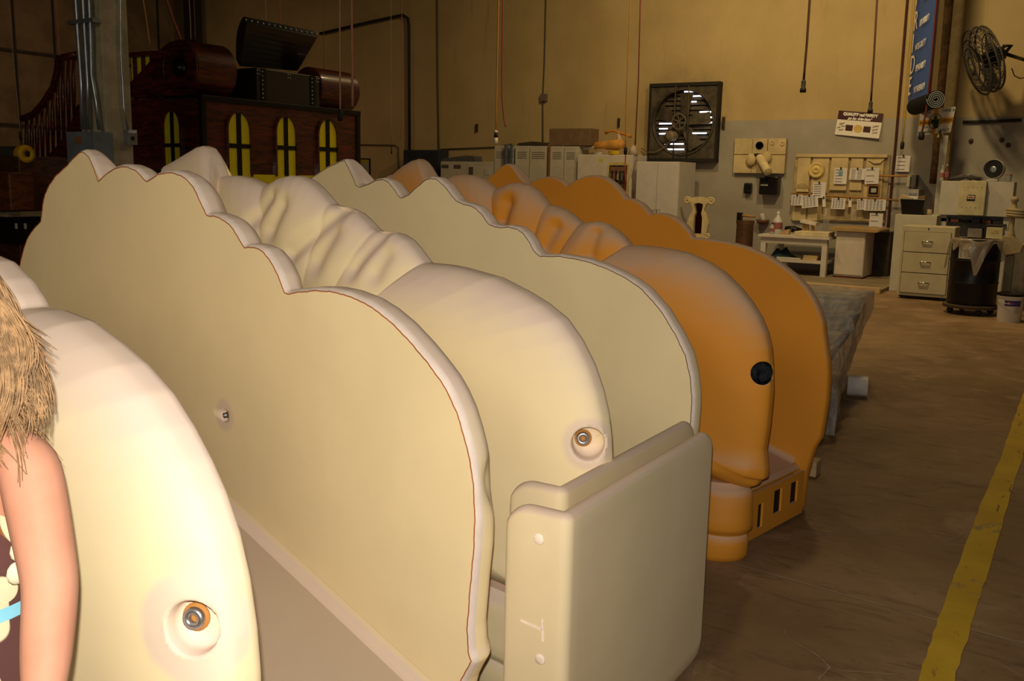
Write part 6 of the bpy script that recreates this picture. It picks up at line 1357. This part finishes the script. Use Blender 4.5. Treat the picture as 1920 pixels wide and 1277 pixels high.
# hands with five fingers, relaxed
for s, Wq, up_ in ((1, W_, E_), (-1, np.array(V[18]), np.array(V[17]))):
    d = np.asarray(Wq)-np.asarray(up_); d /= np.linalg.norm(d); sd = np.cross(d, (0, 1., 0)); sd /= np.linalg.norm(sd); nn_ = np.cross(sd, d)
    hv = [Wq-d*.01, Wq+d*.03, Wq+d*.06]; he = [(0, 1), (1, 2)]; hr = [.022, (.03, .016), (.032, .014)]
    for f_i, (off, ln) in enumerate(((-.026, .048), (-.009, .058), (.009, .055), (.025, .042))):
        b0 = len(hv); base = Wq+d*.068+sd*off; hv += [base, base+d*ln*.5+nn_*.006, base+d*ln*.9+nn_*.02]; he += [(2, b0), (b0, b0+1), (b0+1, b0+2)]; hr += [.0085, .008, .0065]
    b0 = len(hv); base = Wq+d*.03+sd*.03*(-s); hv += [base, base+d*.025+sd*.014*(-s)+nn_*.01, base+d*.05+sd*.012*(-s)+nn_*.02]; he += [(1, b0), (b0, b0+1), (b0+1, b0+2)]; hr += [.010, .009, .007]
    put('hand', skin('hand', hv, he, hr, msk, 2), root)
def Lw(P): W = np.array(WM[root.name]); return np.asarray(P)@W[:3, :3].T+W[:3, 3]
# head with a face, turned to the camera
hc = np.array([0, -.02, Z0+.235]); g = G(); rows = []
for i in range(25):
    ph = math.pi*i/24; row = []
    for j in range(37):
        th = 2*math.pi*j/36; x, y, z = math.sin(ph)*math.sin(th), -math.sin(ph)*math.cos(th), -math.cos(ph)
        k = 1-.22*max(0, -z-.2); px_, py_, pz_ = .078*x*k, .092*y*(k if y > 0 else 1), .112*z
        if y < 0:
            py_ -= .016*math.exp(-((x/.16)**2+((z+.12)/.22)**2))+.006*math.exp(-((x/.3)**2+((z+.48)/.1)**2))
            for sx_ in (-1, 1): py_ += .010*math.exp(-(((x-sx_*.42)/.18)**2+((z-.05)/.13)**2))
        row.append(Lw(hc+np.array([px_, py_, pz_])))
    rows.append(row)
head = G().grid(rows).build('head', msk, root, smooth=True, weld=True)
for s in (-1, 1):
    G().ball(Lw(hc+np.array([s*.031, -.080, .004])), .012, 12, 8).build('eye', plain('eye_white', (.8, .78, .75), .2), head, smooth=True)
    G().ball(Lw(hc+np.array([s*.031, -.0895, .004])), (.006, .006, .006), 10, 6).build('iris', plain('iris_blue', (.08, .14, .2), .2), head, smooth=True)
    G().ball(Lw(hc+np.array([s*.079, .005, -.005])), (.012, .016, .026), 10, 8).build('ear', msk, head, smooth=True)
G().tube([Lw(hc+np.array([x, -.092-.004*math.cos(x*40), -.053+x*x*4])) for x in np.linspace(-.024, .024, 7)], [.002, .004, .005, .0045, .005, .004, .002], 8).build('mouth', plain('lips', (.55, .2, .17), .4), head, smooth=True)
# wavy light brown hair
mh = plain('hair_blond', (.27, .155, .07), .5, var=.4, scale=50); g = G(); rnd = random.Random(3)
for k in range(1100):
    if k % 16 == 0: LK = (rnd.uniform(-math.pi*.95, math.pi*.95), rnd.uniform(0, 6.28), rnd.uniform(16, 30), rnd.uniform(.10, .25))
    a = LK[0]+rnd.uniform(-.16, .16)
    if abs(a) < .55: a = math.copysign(.55+abs(a)*.5, a)
    ph = rnd.uniform(0, .5); L0 = LK[3]+rnd.uniform(-.02, .03); pts = []; rr0 = rnd.uniform(.85, 1.2); wv = LK[1]+rnd.uniform(-.35, .35); fr = LK[2]*rnd.uniform(.95, 1.05)
    top = hc+np.array([.03*math.sin(a)*math.sin(ph), .03*math.cos(math.pi-a)*0+.01, .115])
    for t_ in np.linspace(0, 1, 26):
        if t_ < .35: q = t_/.35*math.pi*.5; p = hc+np.array([math.sin(a)*.087*math.sin(q), -math.cos(a)*.098*math.sin(q)+.008, .118*math.cos(q)])
        else:
            dn = (t_-.35)/.65*L0; am = .003+.036*(t_-.35)**1.2; fl = 1+.75*(t_-.35)*rr0
            p = hc+np.array([math.sin(a)*.089*fl+am*math.sin(dn*fr+wv), -math.cos(a)*.10*min(fl, 1.25)+.008+am*math.cos(dn*fr+wv), -dn])
            if abs(p[0]) > .05 and p[2] < Z0+.02: p[1] -= .06*min(1, (Z0+.02-p[2])/.08)*(1 if abs(a) < 1.6 else -.4)
        pts.append(Lw(p))
    g.tube(pts, [.0013]*22+[.0012, .0010, .0007, .0004], 4, False)
cap = []
for i in range(11):
    ph = math.pi*.52*i/10; cap.append([Lw(hc+np.array([math.sin(th)*.0845*math.sin(ph), -math.cos(th)*(.097 if math.cos(th) < .3 else .094)*math.sin(ph)+.010, .117*math.cos(ph)])) for th in np.linspace(.75, 2*math.pi-.75, 30)])
g.grid(cap); g.build('hair', mh, root, smooth=True, kind='stuff')
# halter dress: brown cotton with cream flowers and rust leaves
def dressmat():
    m, N, L, B = nt('dress_print'); c = coords(N)
    def blobs(sc, th0, th1, seed, squ):
        mp = N.new('ShaderNodeMapping'); mp.inputs['Scale'].default_value = squ; mp.inputs['Location'].default_value = (seed, seed*.7, seed*.3); mp.inputs['Rotation'].default_value = (0, .6*seed, 0); L.new(c, mp.inputs[0])
        n = noise(N, L, 9, 2, .5, mp.outputs[0]); v = N.new('ShaderNodeTexVoronoi'); v.inputs['Scale'].default_value = sc; ad = N.new('ShaderNodeVectorMath'); ad.operation = 'ADD'; L.new(mp.outputs[0], ad.inputs[0]); 
        mu = N.new('ShaderNodeMath'); mu.operation = 'MULTIPLY'; L.new(n, mu.inputs[0]); mu.inputs[1].default_value = .12; L.new(mu.outputs[0], ad.inputs[1]); L.new(ad.outputs[0], v.inputs['Vector']); return ramp(N, L, v.outputs['Distance'], th0, th1, 1, 0)
    col = (.100, .036, .030)
    col = mixc(N, L, blobs(15, .36, .40, 1.3, (1, 1, .55)), col, (.26, .085, .02)); col = mixc(N, L, blobs(14, .36, .40, 2.9, (1.1, 1, .8)), col, (.80, .66, .42))
    col = mixc(N, L, blobs(12, .20, .24, 5.1, (1.6, 1, .8)), col, (.20, .55, .70))
    L.new(col, B.inputs['Base Color']); B.inputs['Roughness'].default_value = .8; return m
md_ = dressmat(); rows = []
prof = [(-.055, .075, .060), (-.09, .098, .082), (-.15, .125, .098), (-.20, .128, .102), (-.235, .118, .094), (-.25, .119, .094), (-.32, .128, .102), (-.45, .15, .125), (-.62, .185, .155), (-.72, .205, .175)]
for dz, rx, ry in prof:
    row = []
    for th in np.linspace(0, 2*math.pi, 61):
        w = 1+(.045*math.sin(th*9) if dz < -.25 else 0)*min(1, (-.25-dz)/.3 if dz < -.25 else 0); front = -math.cos(th)
        dzz = dz-(.085*max(0, math.cos(th)+.15) if dz > -.1 and False else 0)-(.10*max(0, math.cos(th*1)) if dz > -.1 and math.cos(th) > 0 and False else 0)
        lift = -.035*max(0, abs(math.sin(th))-.25) if dz > -.12 else 0
        lift2 = -.10*max(0, -math.cos(th)) if dz > -.12 and False else 0
        row.append(Lw((rx*math.sin(th)*w, -ry*math.cos(th)*w, Z0+dz+lift)))
    rows.append(row)
dr = G().grid(rows).build('dress', md_, root, smooth=True)
rows = []
for t_ in (-.010, .010): rows.append([Lw((.1195*math.sin(th), -.0955*math.cos(th), Z0-.242+t_)) for th in np.linspace(0, 2*math.pi, 41)])
G().grid(rows).build('waist_band', plain('ribbon_blue', (.25, .62, .80), .6), dr, smooth=True)
for s in (-1, 1):
    G().tube([Lw((s*.085, -.075, Z0-.085)), Lw((s*.072, -.072, Z0-.03)), Lw((s*.055, -.045, Z0+.035)), Lw((s*.035, .01, Z0+.06)), Lw((0, .05, Z0+.06))], .008, 6).build('neck_strap', MATS['ribbon_blue'], dr, smooth=True)
bow = Lw((.098, -.098, Z0-.165))
for a in (.4, 2.2, 3.6, 5.2): G().ball(bow+GX*.020*math.cos(a)+UZ*.026*math.sin(a), (.016, .008, .017), 10, 6).build('bow_loop', plain('bow_cream', (.80, .68, .46), .8), dr, smooth=True)
G().tube([bow, bow+GX*.02-UZ*.05, bow+GX*.028-UZ*.13], [.008, .010, .006], 6).build('bow_tail', MATS['ribbon_blue'], dr, smooth=True)
